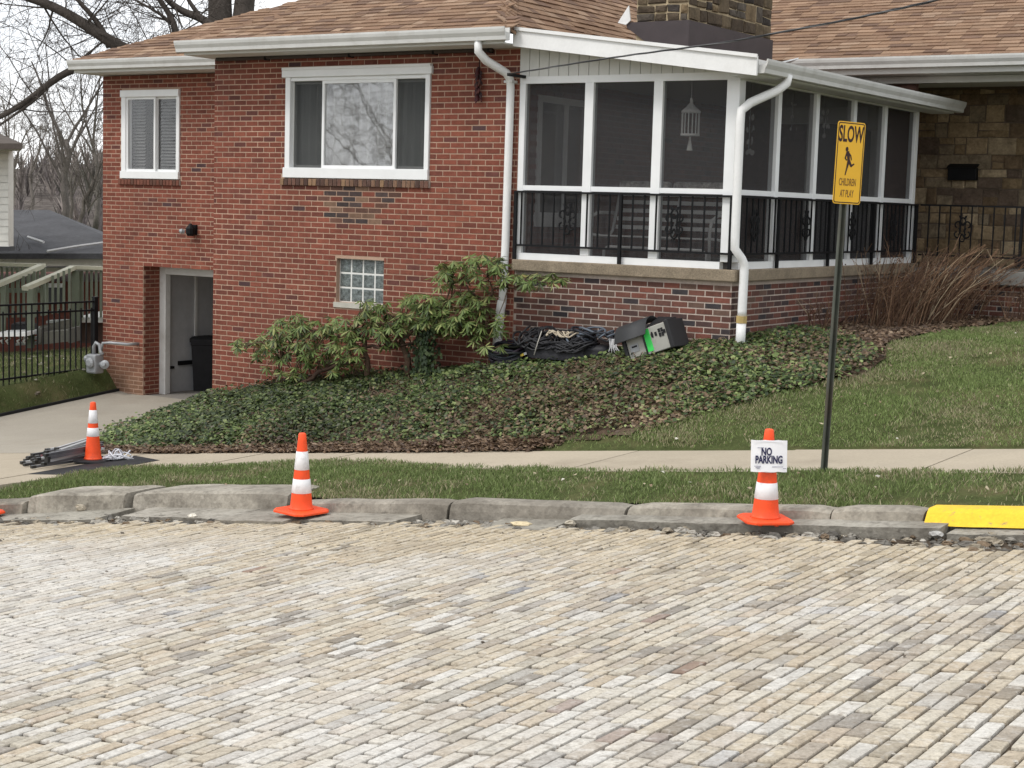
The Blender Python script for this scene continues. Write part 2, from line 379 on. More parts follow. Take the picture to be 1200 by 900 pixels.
# driveway: a concrete slab falling from the pavement to the garage
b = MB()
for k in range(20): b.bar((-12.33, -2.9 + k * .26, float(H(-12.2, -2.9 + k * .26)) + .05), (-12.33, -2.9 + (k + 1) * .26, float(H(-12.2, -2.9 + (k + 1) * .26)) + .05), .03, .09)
tag(b.build('driveway_edge_shade', M['rubber']), kind='structure')  # black bar standing in for the shadow gap along the driveway's left edge
E_DR = [(-12.32, -2.9), (-12.32, 2.35), (-8.62, 2.35), (-8.62, 0), (-7.6, -2.9)]
def sheet_poly(name, poly, zf, m, th, col, step=.3, kind='structure', parent=None, us=None):
    b = MB()
    xs = [p[0] for p in poly]; ys = [p[1] for p in poly]
    n = max(2, int((max(ys) - min(ys)) / step))
    def span(y):
        c = []
        for i in range(len(poly)):
            (x1, y1), (x2, y2) = poly[i], poly[(i + 1) % len(poly)]
            if y1 != y2 and min(y1, y2) <= y <= max(y1, y2): c.append(x1 + (x2 - x1) * (y - y1) / (y2 - y1))
        return min(c), max(c)
    y0, y1 = min(ys) + 1e-4, max(ys) - 1e-4
    rows = []
    mseg = max(1, int((max(xs) - min(xs)) / step))
    for k in range(n + 1):
        y = y0 + (y1 - y0) * k / n; a, c = span(y)
        rows.append([(a + (c - a) * j / mseg, y) for j in range(mseg + 1)])
    P = np.array(rows); Z = zf(P[..., 0], P[..., 1]); V = np.concatenate([P, Z[..., None]], -1); B = V.copy(); B[..., 2] -= th
    nn, kk = P.shape[:2]; I = np.arange(nn * kk).reshape(nn, kk)
    f = [tuple(int(x) for x in q) for q in np.stack([I[:-1, :-1], I[:-1, 1:], I[1:, 1:], I[1:, :-1]], -1).reshape(-1, 4)]
    o_ = nn * kk
    ring = list(I[0, :]) + list(I[1:, -1]) + list(I[-1, -2::-1]) + list(I[-2:0:-1, 0])
    for a_, b_ in zip(ring, ring[1:] + ring[:1]): f.append((int(b_), int(a_), int(a_) + o_, int(b_) + o_))
    b.add(np.concatenate([V.reshape(-1, 3), B.reshape(-1, 3)]), f, col)
    o = b.build(name, m, parent)
    if kind: tag(o, kind=kind)
    return o
tag(sheet_poly('driveway', E_DR, lambda u, v: H(u, v, False) + .03, M['walk'], .12, (.33, .30, .25), .25), kind='structure')
# garage floor continues inside
b = MB(); b.box(-12.1, -7.9, 2.38, 7.5, -2.76, -2.635, (.22, .205, .185)); tag(b.build('garage_floor', M['walk']), kind='structure')

# ---------------- pavement: concrete slabs with tooled joints
walk = empty('pavement', (0, -3.6, -1.9)); tag(walk, kind='structure')
uu = -16.0; k = 0
joints = [-30, -26, -22, -18, -14, -10.4, -8.0, -6.2, -5.3, -4.3, -2.95, -1.35, .45, 2.1, 3.75, 5.4, 7.05, 8.7, 10.4, 12, 16, 20, 24]
def vfront_old(u): return np.interp(u, [-9, -6.2, -5.3, -3.67, -2.4, -1.0, 0.8, 30], [-5.6, -5.55, -4.55, -3.92, -3.62, -4.12, -4.36, -4.38])
for a, c in zip(joints, joints[1:]):
    g = .006
    sh = rnd.uniform(.95, 1.05); t1 = rnd.uniform(-.004, .004)
    us_ = np.linspace(a + g, c - g, 7)
    b = MB(); top = []
    for u in us_:
        for v in np.linspace(float(vfront(u)), -2.88, 5):
            top.append((u, v, float(zr(u)) + .195 + t1 + .012 * (v + 3.6) / .8))
    top = np.array(top); bot = top - np.array((0, 0, .12)); n, kk = 7, 5; I = np.arange(35).reshape(7, 5)
    f = [tuple(int(x) for x in q) for q in np.stack([I[:-1, :-1], I[1:, :-1], I[1:, 1:], I[:-1, 1:]], -1).reshape(-1, 4)]
    ring = list(I[:, 0]) + list(I[-1, 1:]) + list(I[-2::-1, -1]) + list(I[0, -2:0:-1])
    for a_, b_ in zip(ring, ring[1:] + ring[:1]): f.append((int(b_), int(a_), int(a_) + 35, int(b_) + 35))
    b.add(np.concatenate([top, bot]), f, tuple(x * sh for x in (.40, .345, .265)))
    b.build('paving_slab', M['walk'], walk)

# ---------------- kerb: cast segments, each a piece of its own
kerb = empty('kerb', (0, -6, -1.9)); tag(kerb, kind='structure')
def kerb_piece(name, a, c, m, col, dz=0, vb=-5.85, vf=-6.03, pan=-6.3, hgt=.132, tilt=0, nseg=None, face_only=False, rough=.006):
    nseg = nseg or max(4, int((c - a) / .12))
    b = MB(); rows = []
    for i in range(nseg + 1):
        u = a + (c - a) * i / nseg; z0 = float(zr(u)) + dz + tilt * (i / nseg - .5)
        j = lambda s: s * mnoise.noise(Vector((u * 3.1, s * 900, a)))
        pe = pan + .05 * mnoise.noise(Vector((u * 2.3, 3.3, 1))) + .03 * mnoise.noise(Vector((u * 9, 1.3, 1)))
        if face_only:
            pr = [(vb, z0 - .1), (vb, z0 + hgt), (vf - .01, z0 + hgt + j(.004)), (vf - .035, z0 + hgt - .02), (vf - .06, z0 + .02 + j(.02)), (vf - .05, z0 - .1)]
        else:
            bn = float(bend(u)); e = min(1, min(u - a, c - u) / .05) if c - a < 5 else 1; ch = (1 - e) * .018
            pr = [(vb, z0 - .15), (vb, z0 + hgt + j(rough) - ch), ((vb + vf) / 2, z0 + hgt + j(rough) + .004 - ch), (vf + .02 + ch, z0 + hgt - .003 + j(rough) - ch), (vf - .012 + ch, z0 + hgt - .022 + j(rough) - ch),
                  (vf - .030 + j(rough * 2) + ch, z0 + .045), (vf - .04 + ch, z0 - .05), (vf - .04, z0 - .15)]
        rows.append([(u, v_ - bn, z_) for v_, z_ in pr])
    n = len(rows[0]); vs_ = [p for r in rows for p in r]
    f = [(i * n + q, i * n + q + 1, (i + 1) * n + q + 1, (i + 1) * n + q) for i in range(nseg) for q in range(n - 1)]
    f += [tuple(range(n))[::-1], tuple(nseg * n + q for q in range(n))]
    b.add(vs_, f, col)
    return b.build(name, m, kerb)
kc = (.32, .29, .24)
kerb_piece('kerb_stone', -14, -4.34, M['concrete'], kc, dz=-.02, vb=-5.65, vf=-6.02, hgt=.13, rough=.014)
kerb_piece('kerb_stone', -4.32, -3.33, M['concrete'], (.37, .34, .285), dz=0, vb=-5.44, vf=-5.98, hgt=.175, rough=.014)
kerb_piece('kerb_stone', -3.27, -1.42, M['concrete'], (.35, .32, .27), dz=.0, vb=-5.44, vf=-5.93, hgt=.175, tilt=.012, rough=.010)
kerb_piece('kerb_stone', -1.30, .40, M['concrete'], (.31, .28, .235), dz=-.012, tilt=.03, rough=.010)
kerb_piece('kerb_stone', .43, 2.06, M['concrete'], (.28, .255, .215), dz=0, tilt=-.022)
kerb_piece('kerb_stone', 2.085, 3.72, M['concrete'], (.33, .30, .25), dz=-.005, vf=-6.02)
kerb_piece('kerb_stone', 3.735, 4.40, M['concrete'], kc)
kerb_piece('kerb_stone', 4.42, 5.95, M['concrete'], kc, dz=-.008)
kerb_piece('kerb_stone', 5.97, 9.0, M['concrete'], kc)
kerb_piece('kerb_stone', 9.02, 20.0, M['concrete'], kc)
def gutter_slab(a, c, vb, vf, dz, col, cut0=0.0, cut1=0.0):
    # a broken strip of old concrete gutter; its outer edge is ragged, its ends break off at an angle
    n = max(4, int((c - a) / .07)); b = MB(); top = []; m_ = 4
    for i in range(n + 1):
        f = i / n; u = a + (c - a) * f; rg = .035 * mnoise.noise(Vector((u * 3.1, 7, a))) + .022 * mnoise.noise(Vector((u * 13, 2, a))) + .012 * mnoise.noise(Vector((u * 31, 2, a)))
        v0, v1 = vb - float(bend(u)), vf - float(bend(u)) + rg
        for q in range(m_):
            g = q / (m_ - 1); uu = u + (cut0 * (1 - f) + cut1 * f) * g
            top.append((uu, v0 + (v1 - v0) * g, float(zr(uu)) + dz + .03 - .012 * g + .006 * mnoise.noise(Vector((u * 5, q * 2.1, a)))))
    top = np.array(top); lo = top.copy(); lo[:, 2] -= .11; lo[m_ - 1::m_, 1] += .03; k_ = len(top); I = np.arange(k_).reshape(n + 1, m_)
    f_ = [tuple(int(x) for x in q) for q in np.stack([I[:-1, :-1], I[:-1, 1:], I[1:, 1:], I[1:, :-1]], -1).reshape(-1, 4)]
    ring = list(I[:, 0]) + list(I[-1, 1:]) + list(I[-2::-1, -1]) + list(I[0, -2:0:-1])
    for x, y in zip(ring, ring[1:] + ring[:1]): f_.append((int(x), int(y), int(y) + k_, int(x) + k_))
    b.add(np.concatenate([top, lo]), f_, col); return b.build('gutter_slab', M['concrete'], kerb)
gutter_slab(-14, -3.86, -6.02, -6.42, -.03, (.33, .31, .265))
gutter_slab(-3.84, -3.22, -5.98, -6.62, -.012, (.31, .29, .245), .0, .12)
gutter_slab(-3.05, -1.72, -5.94, -6.48, -.008, (.34, .315, .27), .12, .05)
gutter_slab(-1.64, -.98, -5.94, -6.62, .004, (.29, .265, .225), .0, .10)
gutter_slab(-.96, .16, -6.06, -6.42, -.006, (.32, .295, .25), .05, -.04)
gutter_slab(.98, 1.62, -6.06, -6.52, -.02, (.28, .26, .22), .10, .06)
gutter_slab(1.70, 4.6, -6.05, -6.27, .022, (.30, .28, .24))
gutter_slab(4.65, 20, -6.05, -6.27, -.01, (.31, .29, .25))
# the painted length is a coat over the kerb's top and face
b = MB()
rows = []
for i in range(41):
    u = 4.43 + (8.9 - 4.43) * i / 40; z0 = float(zr(u)); lo = .03 + .018 * mnoise.noise(Vector((u * 6, 2, 7))) + .01 * mnoise.noise(Vector((u * 21, 2, 7)))
    rows.append([(u, -5.862, z0 + .10), (u, -5.856, z0 + .141), (u, -6.012, z0 + .140), (u, -6.048, z0 + .112), (u, -6.09 - .004, z0 + .05), (u, -6.115, z0 + lo)])
n = 6; vs_ = [p for r in rows for p in r]
f = [(i * n + q, i * n + q + 1, (i + 1) * n + q + 1, (i + 1) * n + q) for i in range(40) for q in range(n - 1)]
f += [tuple(range(n))[::-1], tuple(40 * n + q for q in range(n))]
b.add(vs_, f); b.build('yellow_paint', M['yellow'], kerb)

# ---------------- the street: setts in rows across the hill
road = empty('road', (4, -9, -1.6)); tag(road, kind='structure')
def zroad(u, v): return zr(u) + 0 * v
bed = grid_sheet('sett_bed', np.concatenate([np.linspace(-60, -8, 20), np.arange(-7.5, 10.1, .4), np.linspace(12, 40, 12)]), np.concatenate([np.linspace(-22, -15, 6), np.arange(-14.5, -5.9, .3)]),
                 lambda U, V: zr(U) - .016 - .03 * np.clip((V + 6.75) / .2, 0, 1), M['joint'], None, road)
PITCH = .0865
PAL = [((.44, .385, .30), 10), ((.47, .43, .355), 9), ((.41, .345, .26), 5), ((.50, .475, .43), 4), ((.35, .305, .25), 4), ((.27, .245, .215), 1.6), ((.24, .16, .125), .15), ((.53, .51, .47), 1), ((.41, .345, .27), .7), ((.22, .22, .23), .16)]
pw = np.array([p[1] for p in PAL]); pw = pw / pw.sum()
setts = []
cosg = math.cos(math.atan(G))
nrow = int(20 / PITCH)
for i in range(-110, nrow):
    u0 = 2.0 + i * PITCH * cosg
    if u0 < -9 or u0 > 13: continue
    v = -14.6 + rnd.uniform(0, .25)
    edge = float(np.interp(u0, [-9, -5, -3.5, -2.1, -.4, 1.5, 3.4, 5.2, 12], [-8.4, -7.35, -7.0, -6.8, -6.55, -6.47, -6.64, -6.88, -7.2])) + rnd.uniform(-.06, .04)
    drift = .012 * math.sin(i * .13)
    while v < edge:
        Ln = rnd.choice([.2, .205, .21, .215, .22, .225, .23]) if rnd.random() < .86 else rnd.uniform(.11, .17)
        setts.append((u0 + .006 * mnoise.noise(Vector((u0 * 3.3, v * .9, 8))) + .012 * mnoise.noise(Vector((u0 * .5, v * .35, 2))), v, Ln)); v += Ln + rnd.uniform(.008, .020)
setts = np.array(setts)
cen = np.stack([setts[:, 0], setts[:, 1] + setts[:, 2] / 2, zr(setts[:, 0])], -1)
pp = proj(cen); dep = (cen - CAM) @ CF
ok = (dep > 3) & (pp[:, 0] > -650) & (pp[:, 0] < 2300) & (pp[:, 1] < 1200) & (pp[:, 1] > 540)
setts = setts[ok]; cen = cen[ok]; pp = pp[ok]; dep = dep[ok]
infr = (pp[:, 0] > 5) & (pp[:, 0] < 1195) & (pp[:, 1] < 893)
area = np.where(infr, setts[:, 2] / dep ** 3, 0)
big = set(np.argsort(-area)[:300].tolist())
def sett_mesh(wd, Ln, jit):
    """a worn block: vertical sides, a rounded shoulder, an uneven crown; origin at the middle of its top"""
    hw, hl = wd / 2, Ln / 2; r = .007
    v = []
    j = lambda s: rnd.uniform(-s, s)
    jx = {(a, c): j(jit) for a in (-1, 1) for c in (-1, 1)}; jy = {(a, c): j(jit * 1.8) for a in (-1, 1) for c in (-1, 1)}
    for ins, z in ((0.0, -.05), (.0008, -.007), (.0025, -.002), (.007, .0)):
        for sx, sy in ((-1, -1), (1, -1), (1, 1), (-1, 1)):
            v.append((sx * (hw - ins) + (jx[sx, sy] + j(.001) if z > -.02 else 0), sy * (hl - ins * 1.5) + (jy[sx, sy] + j(.001) if z > -.02 else 0), z + (j(.0007) if z > -.03 else 0)))
    f = []
    for a in range(3):
        for q in range(4): f.append((a * 4 + q, a * 4 + (q + 1) % 4, (a + 1) * 4 + (q + 1) % 4, (a + 1) * 4 + q))
    f.append((12, 13, 14, 15))
    return v, f
variants = []
for q in range(8):
    v, f = sett_mesh(.0768, .206, .0052)
    me = bpy.data.meshes.new('sett'); me.from_pydata(v, [], f); me.materials.append(M['paver_one']); variants.append((me, v, f))
# pale dusty band through the middle of the street and tan sand by the kerb: wear of the stones themselves
def sett_col(c):
    base = np.array(PAL[R.choice(len(PAL), p=pw)][0]) * R.uniform(.90, 1.09); base = base * .93 + np.array((.42, .375, .30)) * .07
    nz = mnoise.noise(Vector((c[0] * .55, c[1] * .55, 3)))
    sand = np.clip((c[1] + 8.6) / 1.6, 0, 1) * .75
    base = base * (1 - sand) + np.array((.44, .365, .25)) * sand * R.uniform(.82, 1.12) + base * 0
    if R.random() < .1: base = base * R.uniform(.62, .85)
    dust = np.clip(nz * 1.5 + .12 + R.normal(0, .16), 0, .7) * (1 - sand)
    return base * (1 - dust) + np.array((.56, .54, .505)) * dust * R.uniform(.93, 1.05)
b = MB(); sl_ang = math.atan(G)
for i, (u0, v0, Ln) in enumerate(setts):
    c = cen[i].copy(); c[2] += R.normal(0, .0009) - (.006 if R.random() < .05 else 0); col = sett_col(c)
    me, v, f = variants[rnd.randrange(8)]
    if i in big:
        o = bpy.data.objects.new('sett', me); C.objects.link(o); o.parent = road
        o.location = Vector(c) - road.location; o.scale = (1, Ln / .21, 1)
        o.rotation_euler = (rnd.uniform(-.003, .003), -sl_ang + rnd.uniform(-.011, .011), rnd.uniform(-.014, .014)); o.color = (*col, 1)
    else:
        m3 = Matrix.Rotation(rnd.uniform(-.012, .012), 3, 'Z') @ Matrix.Rotation(-sl_ang + rnd.uniform(-.011, .011), 3, 'Y')
        q = np.array(v); q[:, 1] *= Ln / .21
        b.add(q @ np.array(m3).T + c, f, tuple(col))
tag(b.build('setts', M['paver'], road), kind='stuff')

# ---------------- broken asphalt, stones and grit along the gutter
def stone(b, c, r, col, fl=.6, n=2):
    """a broken stone: a jittered octahedron-ish lump"""
    ph = rnd.uniform(0, 6.28); vs_ = []
    for zz, rr, kk in ((-.6, .7, 5), (.1, 1.0, 6), (.7, .55, 5)):
        for q in range(5):
            a = ph + q * 1.2566 + zz; s = rr * rnd.uniform(.7, 1.2)
            vs_.append((c[0] + r * s * math.cos(a) * rnd.uniform(.9, 1.4), c[1] + r * s * math.sin(a), c[2] + r * fl * (zz + rnd.uniform(-.15, .15)) + r * fl * .5))
    f = [(i * 5 + q, i * 5 + (q + 1) % 5, (i + 1) * 5 + (q + 1) % 5, (i + 1) * 5 + q) for i in range(2) for q in range(5)] + [(10, 11, 12, 13, 14), (4, 3, 2, 1, 0)]
    b.add(vs_, f, col)
b = MB()
for i in range(10500):
    u = rnd.uniform(-9, 12); e = float(np.interp(u, [-9, -5, -3.5, -2.1, -.4, 1.5, 3.4, 5.2, 12], [-8.4, -7.35, -7.0, -6.8, -6.55, -6.47, -6.64, -6.88, -7.2]))
    dn_ = .4 + .6 * max(0, mnoise.noise(Vector((u * .8, 4, 4))) + .35)
    if rnd.random() > dn_: continue
    v = rnd.uniform(e - .06, -6.13 if u > -1 else -6.3 - float(bend(u))); r = min(.055, rnd.lognormvariate(-4.25, .65))
    g = rnd.choice([(.22, .205, .18), (.28, .26, .225), (.13, .12, .105), (.38, .355, .31), (.30, .26, .20), (.17, .125, .085)])
    s_ = rnd.uniform(.75, 1.15); stone(b, (u, v, float(zr(u)) - .035), r, tuple(x * s_ for x in g), .7)
tag(b.build('rubble', M['rubble']), kind='stuff')
# larger stones that can be picked out singly
def rock(px, py, r, col, label, off=0.02, fl=.7, grp=None):
    P = None
    d = ray(px, py)
    for t in np.arange(9, 20, .02):
        P = CAM + d * t
        if P[2] < zr(P[0]) + off: break
    b = MB(); stone(b, P, r, col, fl)
    return tag(b.build('loose_stone', M['rubble']), label, 'stone', grp)
rock(94, 597, .055, (.42, .37, .29), 'tan broken stone lying against the kerb near the driveway', .03)
rock(226, 606, .05, (.62, .58, .50), 'pale angular chip of concrete below the joint of the kerb', .01, .5)
rock(957, 608, .055, (.45, .44, .42), 'grey lump of concrete in the gutter right of the cone with the paper sign', .03)
rock(944, 610, .04, (.50, .48, .46), 'flat pale stone in the gutter beside the sign cone', .03, .35)
rock(1098, 627, .06, (.40, .39, .37), 'flat grey stone in the broken asphalt below the yellow kerb', .0, .3)
rock(612, 616, .08, (.55, .46, .30), 'long tan stone in the broken gutter right of the middle cone', .0, .3)
rock(668, 616, .05, (.40, .36, .29), 'rounded brown stone in the gutter rubble', .0, .7)

# grit and pebbles lying on the setts
pal_grit = [(.24, .21, .17), (.36, .33, .28), (.14, .12, .10), (.45, .42, .37)]
b = MB()
for i in range(420):
    u, v = rnd.uniform(-4, 7.5), rnd.uniform(-12.8, -6.7) if rnd.random() < .5 else rnd.uniform(-8, -6.6)
    stone(b, (u, v, float(zr(u)) - .002), min(.02, rnd.lognormvariate(-5.2, .5)), pal_grit[rnd.randrange(4)], .7)
tag(b.build('grit', M['rubble']), kind='stuff')

# ================================================================== THE HOUSE
house = thing('brick_house', 'red brick house with a screened corner porch, brown shingle roof and white gutters', 'house', (-4, 2, -1.4))
def V(px, py, v=0.0):
    p = onv(px, py, v); return float(p[0]), float(p[2])
def U(px, py, u=0.0):
    p = onu(px, py, u); return float(p[1]), float(p[2])

def slab(b, axis, pos, th, rect, holes=(), col=None):
    """wall slab from pos (face) inwards th, with rectangular openings; axis 'v' = front face, 'u' = face to the right"""
    a0, a1, z0, z1 = rect
    A = sorted({a0, a1, *[min(max(x, a0), a1) for h in holes for x in h[:2]]}); Z = sorted({z0, z1, *[min(max(x, z0), z1) for h in holes for x in h[2:]]})
    for i in range(len(A) - 1):
        for j in range(len(Z) - 1):
            ca, cz = (A[i] + A[i + 1]) / 2, (Z[j] + Z[j + 1]) / 2
            if any(h[0] < ca < h[1] and h[2] < cz < h[3] for h in holes): continue
            if axis == 'v': b.box(A[i], A[i + 1], pos, pos + th, Z[j], Z[j + 1], col)
            else: b.box(pos - th, pos, A[i], A[i + 1], Z[j], Z[j + 1], col)

COURSE, BL = .0708, .2155
bricks = []       # (wall part, axis, centre, half length, half height, colour, proud)
RED = [((.208, .066, .044), 8), ((.187, .060, .041), 7), ((.226, .075, .049), 4), ((.158, .054, .039), 3), ((.125, .048, .040), .9), ((.075, .042, .044), .12)]
BRN = [((.150, .066, .050), 6), ((.115, .058, .047), 5), ((.18, .068, .05), 2.5), ((.078, .048, .044), 3), ((.047, .042, .045), 1.8), ((.135, .085, .066), 2)]
def pal(p):
    c = rnd.choices([x[0] for x in p], [x[1] for x in p])[0]; s = rnd.uniform(.88, 1.12)
    return tuple(x * s for x in c)
def courses(part, axis, pos, a0, a1, z0f, z1, top, holes=(), p=RED, off=0.0, colf=None, rowlimit=None):
    k = 0
    z = top
    while z - COURSE > z1 - 30:
        zt = z - .0095; zb = z - COURSE + .0045
        z -= COURSE; k += 1
        if zt > z1 + .02: continue
        a = a0 - BL + (off + (BL / 2 if k % 2 else 0)) % BL
        low = True
        while a < a1:
            s, e = a + .007, a + BL - .007; a += BL
            s = max(s, a0 + .001); e = min(e, a1 - .001)
            if e - s < .03: continue
            if zt < z0f((s + e) / 2) - .06: continue
            low = False
            segs = [(s, e)]
            for h in holes:
                if zb < h[3] - .01 and zt > h[2] + .01:
                    segs = [q for g in segs for q in ((g[0], min(g[1], h[0] - .004)), (max(g[0], h[1] + .004), g[1])) if q[1] - q[0] > .025]
            for g in segs:
                c = ((g[0] + g[1]) / 2, (zt + zb) / 2)
                col = pal(p)
                if colf: col = colf(c[0], c[1], col)
                bricks.append((part, axis, pos, c, (g[1] - g[0]) / 2, (zt - zb) / 2, col))
        if low: break

ubl = lambda u: float(H(u, -.02)) - .02
# --- openings
w1 = [V(335, 83)[0], V(506, 80)[0], .965, 2.395]          # picture window
gb = [V(394.5, 304)[0], V(450, 304)[0], -.665, -.085]       # glass block window
w2 = [V(143, 107, 2.3)[0], V(211.5, 107, 2.3)[0], .945, 2.38]
gd = [V(168, 340, 2.3)[0], -7.9, -2.75, -.475]
wall = empty('wall', (-5.5, 0, -1.6), house)
wall2 = empty('wall', (-10.3, 2.3, -2.6), house)
wall3 = empty('wall', (-1.5, 0, -1.2), house)
wall4 = empty('wall', (0, 3, -.8), house)
b = MB(); slab(b, 'v', 0, .25, (-8.0, -2.95, -2.6, 2.58), [w1, gb]); b.box(-8.0, -7.75, .25, 2.3, -2.6, 2.58); b.build('mortar', M['mortar'], wall)
b = MB(); slab(b, 'v', 2.3, .22, (-12.72, -8.0, -3.0, 2.62), [w2, gd]); b.box(-12.72, -12.5, 2.52, 9, -3.0, 2.62); b.build('mortar', M['mortar'], wall2)
b = MB(); b.box(-2.95, -.012, .012, .25, -1.8, -.12); b.build('mortar', M['mortar_grey'], wall3)
b = MB(); b.box(-.25, 0, .012, 5.9, -1.2, -.12); b.box(.0, 6, 5.95, 6.2, -1.2, -.245); b.build('mortar', M['mortar_grey'], wall4)
def patchcol(u, z, c):
    # replaced, darker bricks under the picture window and weathering towards the ground
    if -6.15 + (.87 - z) * .5 < u < -4.7 - (.87 - z) * .9 and .36 < z < .87 and rnd.random() < .86:
        s_ = rnd.uniform(.8, 1.2); return tuple(x * s_ for x in rnd.choice([(.15, .075, .055), (.075, .055, .052), (.12, .065, .05), (.05, .042, .042), (.20, .125, .085)]))
    return c
ztop = -.115
courses(wall, 'v', 0, -8.0, -2.95, ubl, 2.56, ztop + COURSE * 38, [w1, gb, (w1[0] - .05, w1[1] + .02, .862, .965), (gb[0], gb[1], -.75, -.66)], RED, .05, patchcol)
def tanlow(u, z, c):
    t = min(max((-1.75 - z) / .7, 0), 1) * .8; k = (.22, .135, .085)
    return tuple(a * (1 - t) + q * t for a, q in zip(c, k))
courses(wall2, 'v', 2.3, -12.72, -7.9, lambda u: -2.8, 2.6, ztop + COURSE * 39 - .02, [w2, gd, (w2[0] - .05, w2[1] + .02, .845, .945)], RED, .09, tanlow)
def stain(u, z, c):
    t = min(max((-.62 - z) / .5, 0), 1) * .35; k = (.06, .042, .036)
    return tuple(a * (1 - t) + q * t for a, q in zip(c, k))
courses(wall3, 'v', .012, -2.95, -.0, ubl, -.185, -.16, [], BRN, .03, stain)
courses(wall4, 'u', 0, .012, 5.93, lambda v: float(H(.02, v)) - .04, -.185, -.16, [], BRN, .10, stain)
courses(wall4, 'v', 5.95, .012, 4.5, lambda u: float(H(u, 5.9)) - .1, -.25, -.25, [], BRN, .06)
courses(wall3, 'v', 0, -2.95, -2.86, lambda u: -.2, 2.2, ztop + COURSE * 33, [], RED, .05) if False else None
# garage jamb return (left side of the opening, faces right)
wall5 = empty('wall', (gd[0], 2.5, -2.6), house)
b = MB(); b.box(gd[0] - .2, gd[0], 2.525, 2.70, -2.9, -.475); b.build('mortar', M['mortar'], wall5)
courses(wall5, 'u', gd[0], 2.31, 2.66, lambda v: -2.8, -.49, ztop + COURSE * 0 - .02 - COURSE * 5, [], RED, .03)
# area in the picture decides which 300 bricks are single objects
def bcen(t):
    part, axis, pos, c, hl, hh, col = t
    return (c[0], pos, c[1]) if axis == 'v' else (pos, c[0], c[1])
BCc = np.array([bcen(t) for t in bricks]); pr = proj(BCc); dp = (BCc - CAM) @ CF
vis = np.array([(t[4] * t[5]) * (abs((CAM - c)[1 if t[1] == 'v' else 0]) / np.linalg.norm(CAM - c)) for t, c in zip(bricks, BCc)]) / dp ** 2
GZ = np.array([c[2] > float(H(c[0], c[1] - .05)) + .16 for c in BCc])
inside = (pr[:, 0] > 4) & (pr[:, 0] < 1196) & (pr[:, 1] > 4) & (pr[:, 1] < 896)
vis = np.where(inside & GZ, vis, 0)
bigb = set(np.argsort(-vis)[:300].tolist())
bv = [(-1, 0, -1), (1, 0, -1), (1, 0, 1), (-1, 0, 1), (-.985, -1, -.95), (.985, -1, -.95), (.985, -1, .95), (-.985, -1, .95)]
bf = [(4, 5, 6, 7), (0, 1, 5, 4), (1, 2, 6, 5), (2, 3, 7, 6), (3, 0, 4, 7)]
bme = bpy.data.meshes.new('brick'); bme.from_pydata(bv, [], bf); bme.materials.append(M['brick_one'])
rest = {}
for i, (part, axis, pos, c, hl, hh, col) in enumerate(bricks):
    pd = rnd.uniform(.003, .006)
    if i in bigb:
        o = bpy.data.objects.new('brick', bme); C.objects.link(o); o.parent = part
        o.location = Vector((c[0], pos, c[1]) if axis == 'v' else (pos, c[0], c[1])) - wloc(part)
        o.scale = (hl, pd, hh); o.color = (*col, 1)
        if axis == 'u': o.rotation_euler.z = math.pi / 2
    else:
        q = np.array(bv) * (hl, pd, hh)
        if axis == 'u': q = np.stack([-q[:, 1], q[:, 0], q[:, 2]], -1)
        q = q + np.array((c[0], pos, c[1]) if axis == 'v' else (pos, c[0], c[1]))
        rest.setdefault(part.name, (part, MB()))[1].add(q, bf, col)
for part, b in rest.values(): tag(b.build('bricks', M['brick'], part), kind='stuff')

# --- roof -----------------------------------------------------------
roof = empty('roof', (-5, 3, 2.75), house)
S1, S2 = .45, .70
shp = []     # (origin, along, upslope, width, length, colour)
SHC = [((.235, .150, .098), 6), ((.205, .128, .085), 6), ((.265, .175, .118), 4), ((.165, .105, .075), 3), ((.29, .20, .14), 1.5)]
def face(P0, al, up, wid, rows, inside, thick=.007, expo=.145):
    al = np.array(al, float); up = np.array(up, float); up /= np.linalg.norm(up); nn = np.cross(al, up)
    for r in range(rows):
        a = -rnd.uniform(0, .3)
        while a < wid:
            wd = rnd.choice([.16, .2, .25, .3, .33])
            c = np.array(P0) + al * (a + wd / 2) + up * (r * expo + expo / 2)
            if inside(c): shp.append((np.array(P0) + al * (a + wd / 2) + up * (r * expo), al, up, nn, wd * .985, expo * 1.12, pal(SHC), thick * rnd.uniform(.7, 1.5)))
            a += wd
zB, zA, zE = 2.765, 2.835, 2.885
fB = lambda u, v: zB + S1 * (v + .5)
fA = lambda u, v: zA + S1 * (v - 1.8)
fR = lambda u, v: zB + S2 * (-2.85 - u)
fE = lambda u, v: zE + S1 * (v - 5.4)
fL = lambda u, v: zB + S1 * (u + 8.2)
face((-8.25, -.5, zB), (1, 0, 0), (0, 1, S1), 5.5, 36, lambda c: c[0] > -8.2 + (c[1] + .5) and fR(c[0], c[1]) >= c[2] - .03)
face((-12.95, 1.8, zA), (1, 0, 0), (0, 1, S1), 7.9, 30, lambda c: c[0] > -12.9 + (c[1] - 1.8) and fL(c[0], c[1]) <= c[2] + .05 and c[0] < -5)
face((-2.85, -.5, zB), (0, 1, 0), (-1, 0, S2), 14, 26, lambda c: fB(c[0], c[1]) >= c[2] - .03 and fE(c[0], c[1]) <= c[2] + .03 and c[2] < 4.2 and not (-1.8 < c[0] < -1.1 and .8 < c[1] < 3.15))
face((-9, 5.4, zE), (1, 0, 0), (0, 1, S1), 19, 30, lambda c: fR(c[0], c[1]) <= c[2] + .03 and c[0] > -7)
Pc = np.array([s[0] + s[2] * .07 for s in shp]); pr = proj(Pc); dp = (Pc - CAM) @ CF
nv = np.array([abs(s[3] @ (CAM - p)) / np.linalg.norm(CAM - p) for s, p in zip(shp, Pc)]) * np.array([s[4] for s in shp]) / dp ** 2
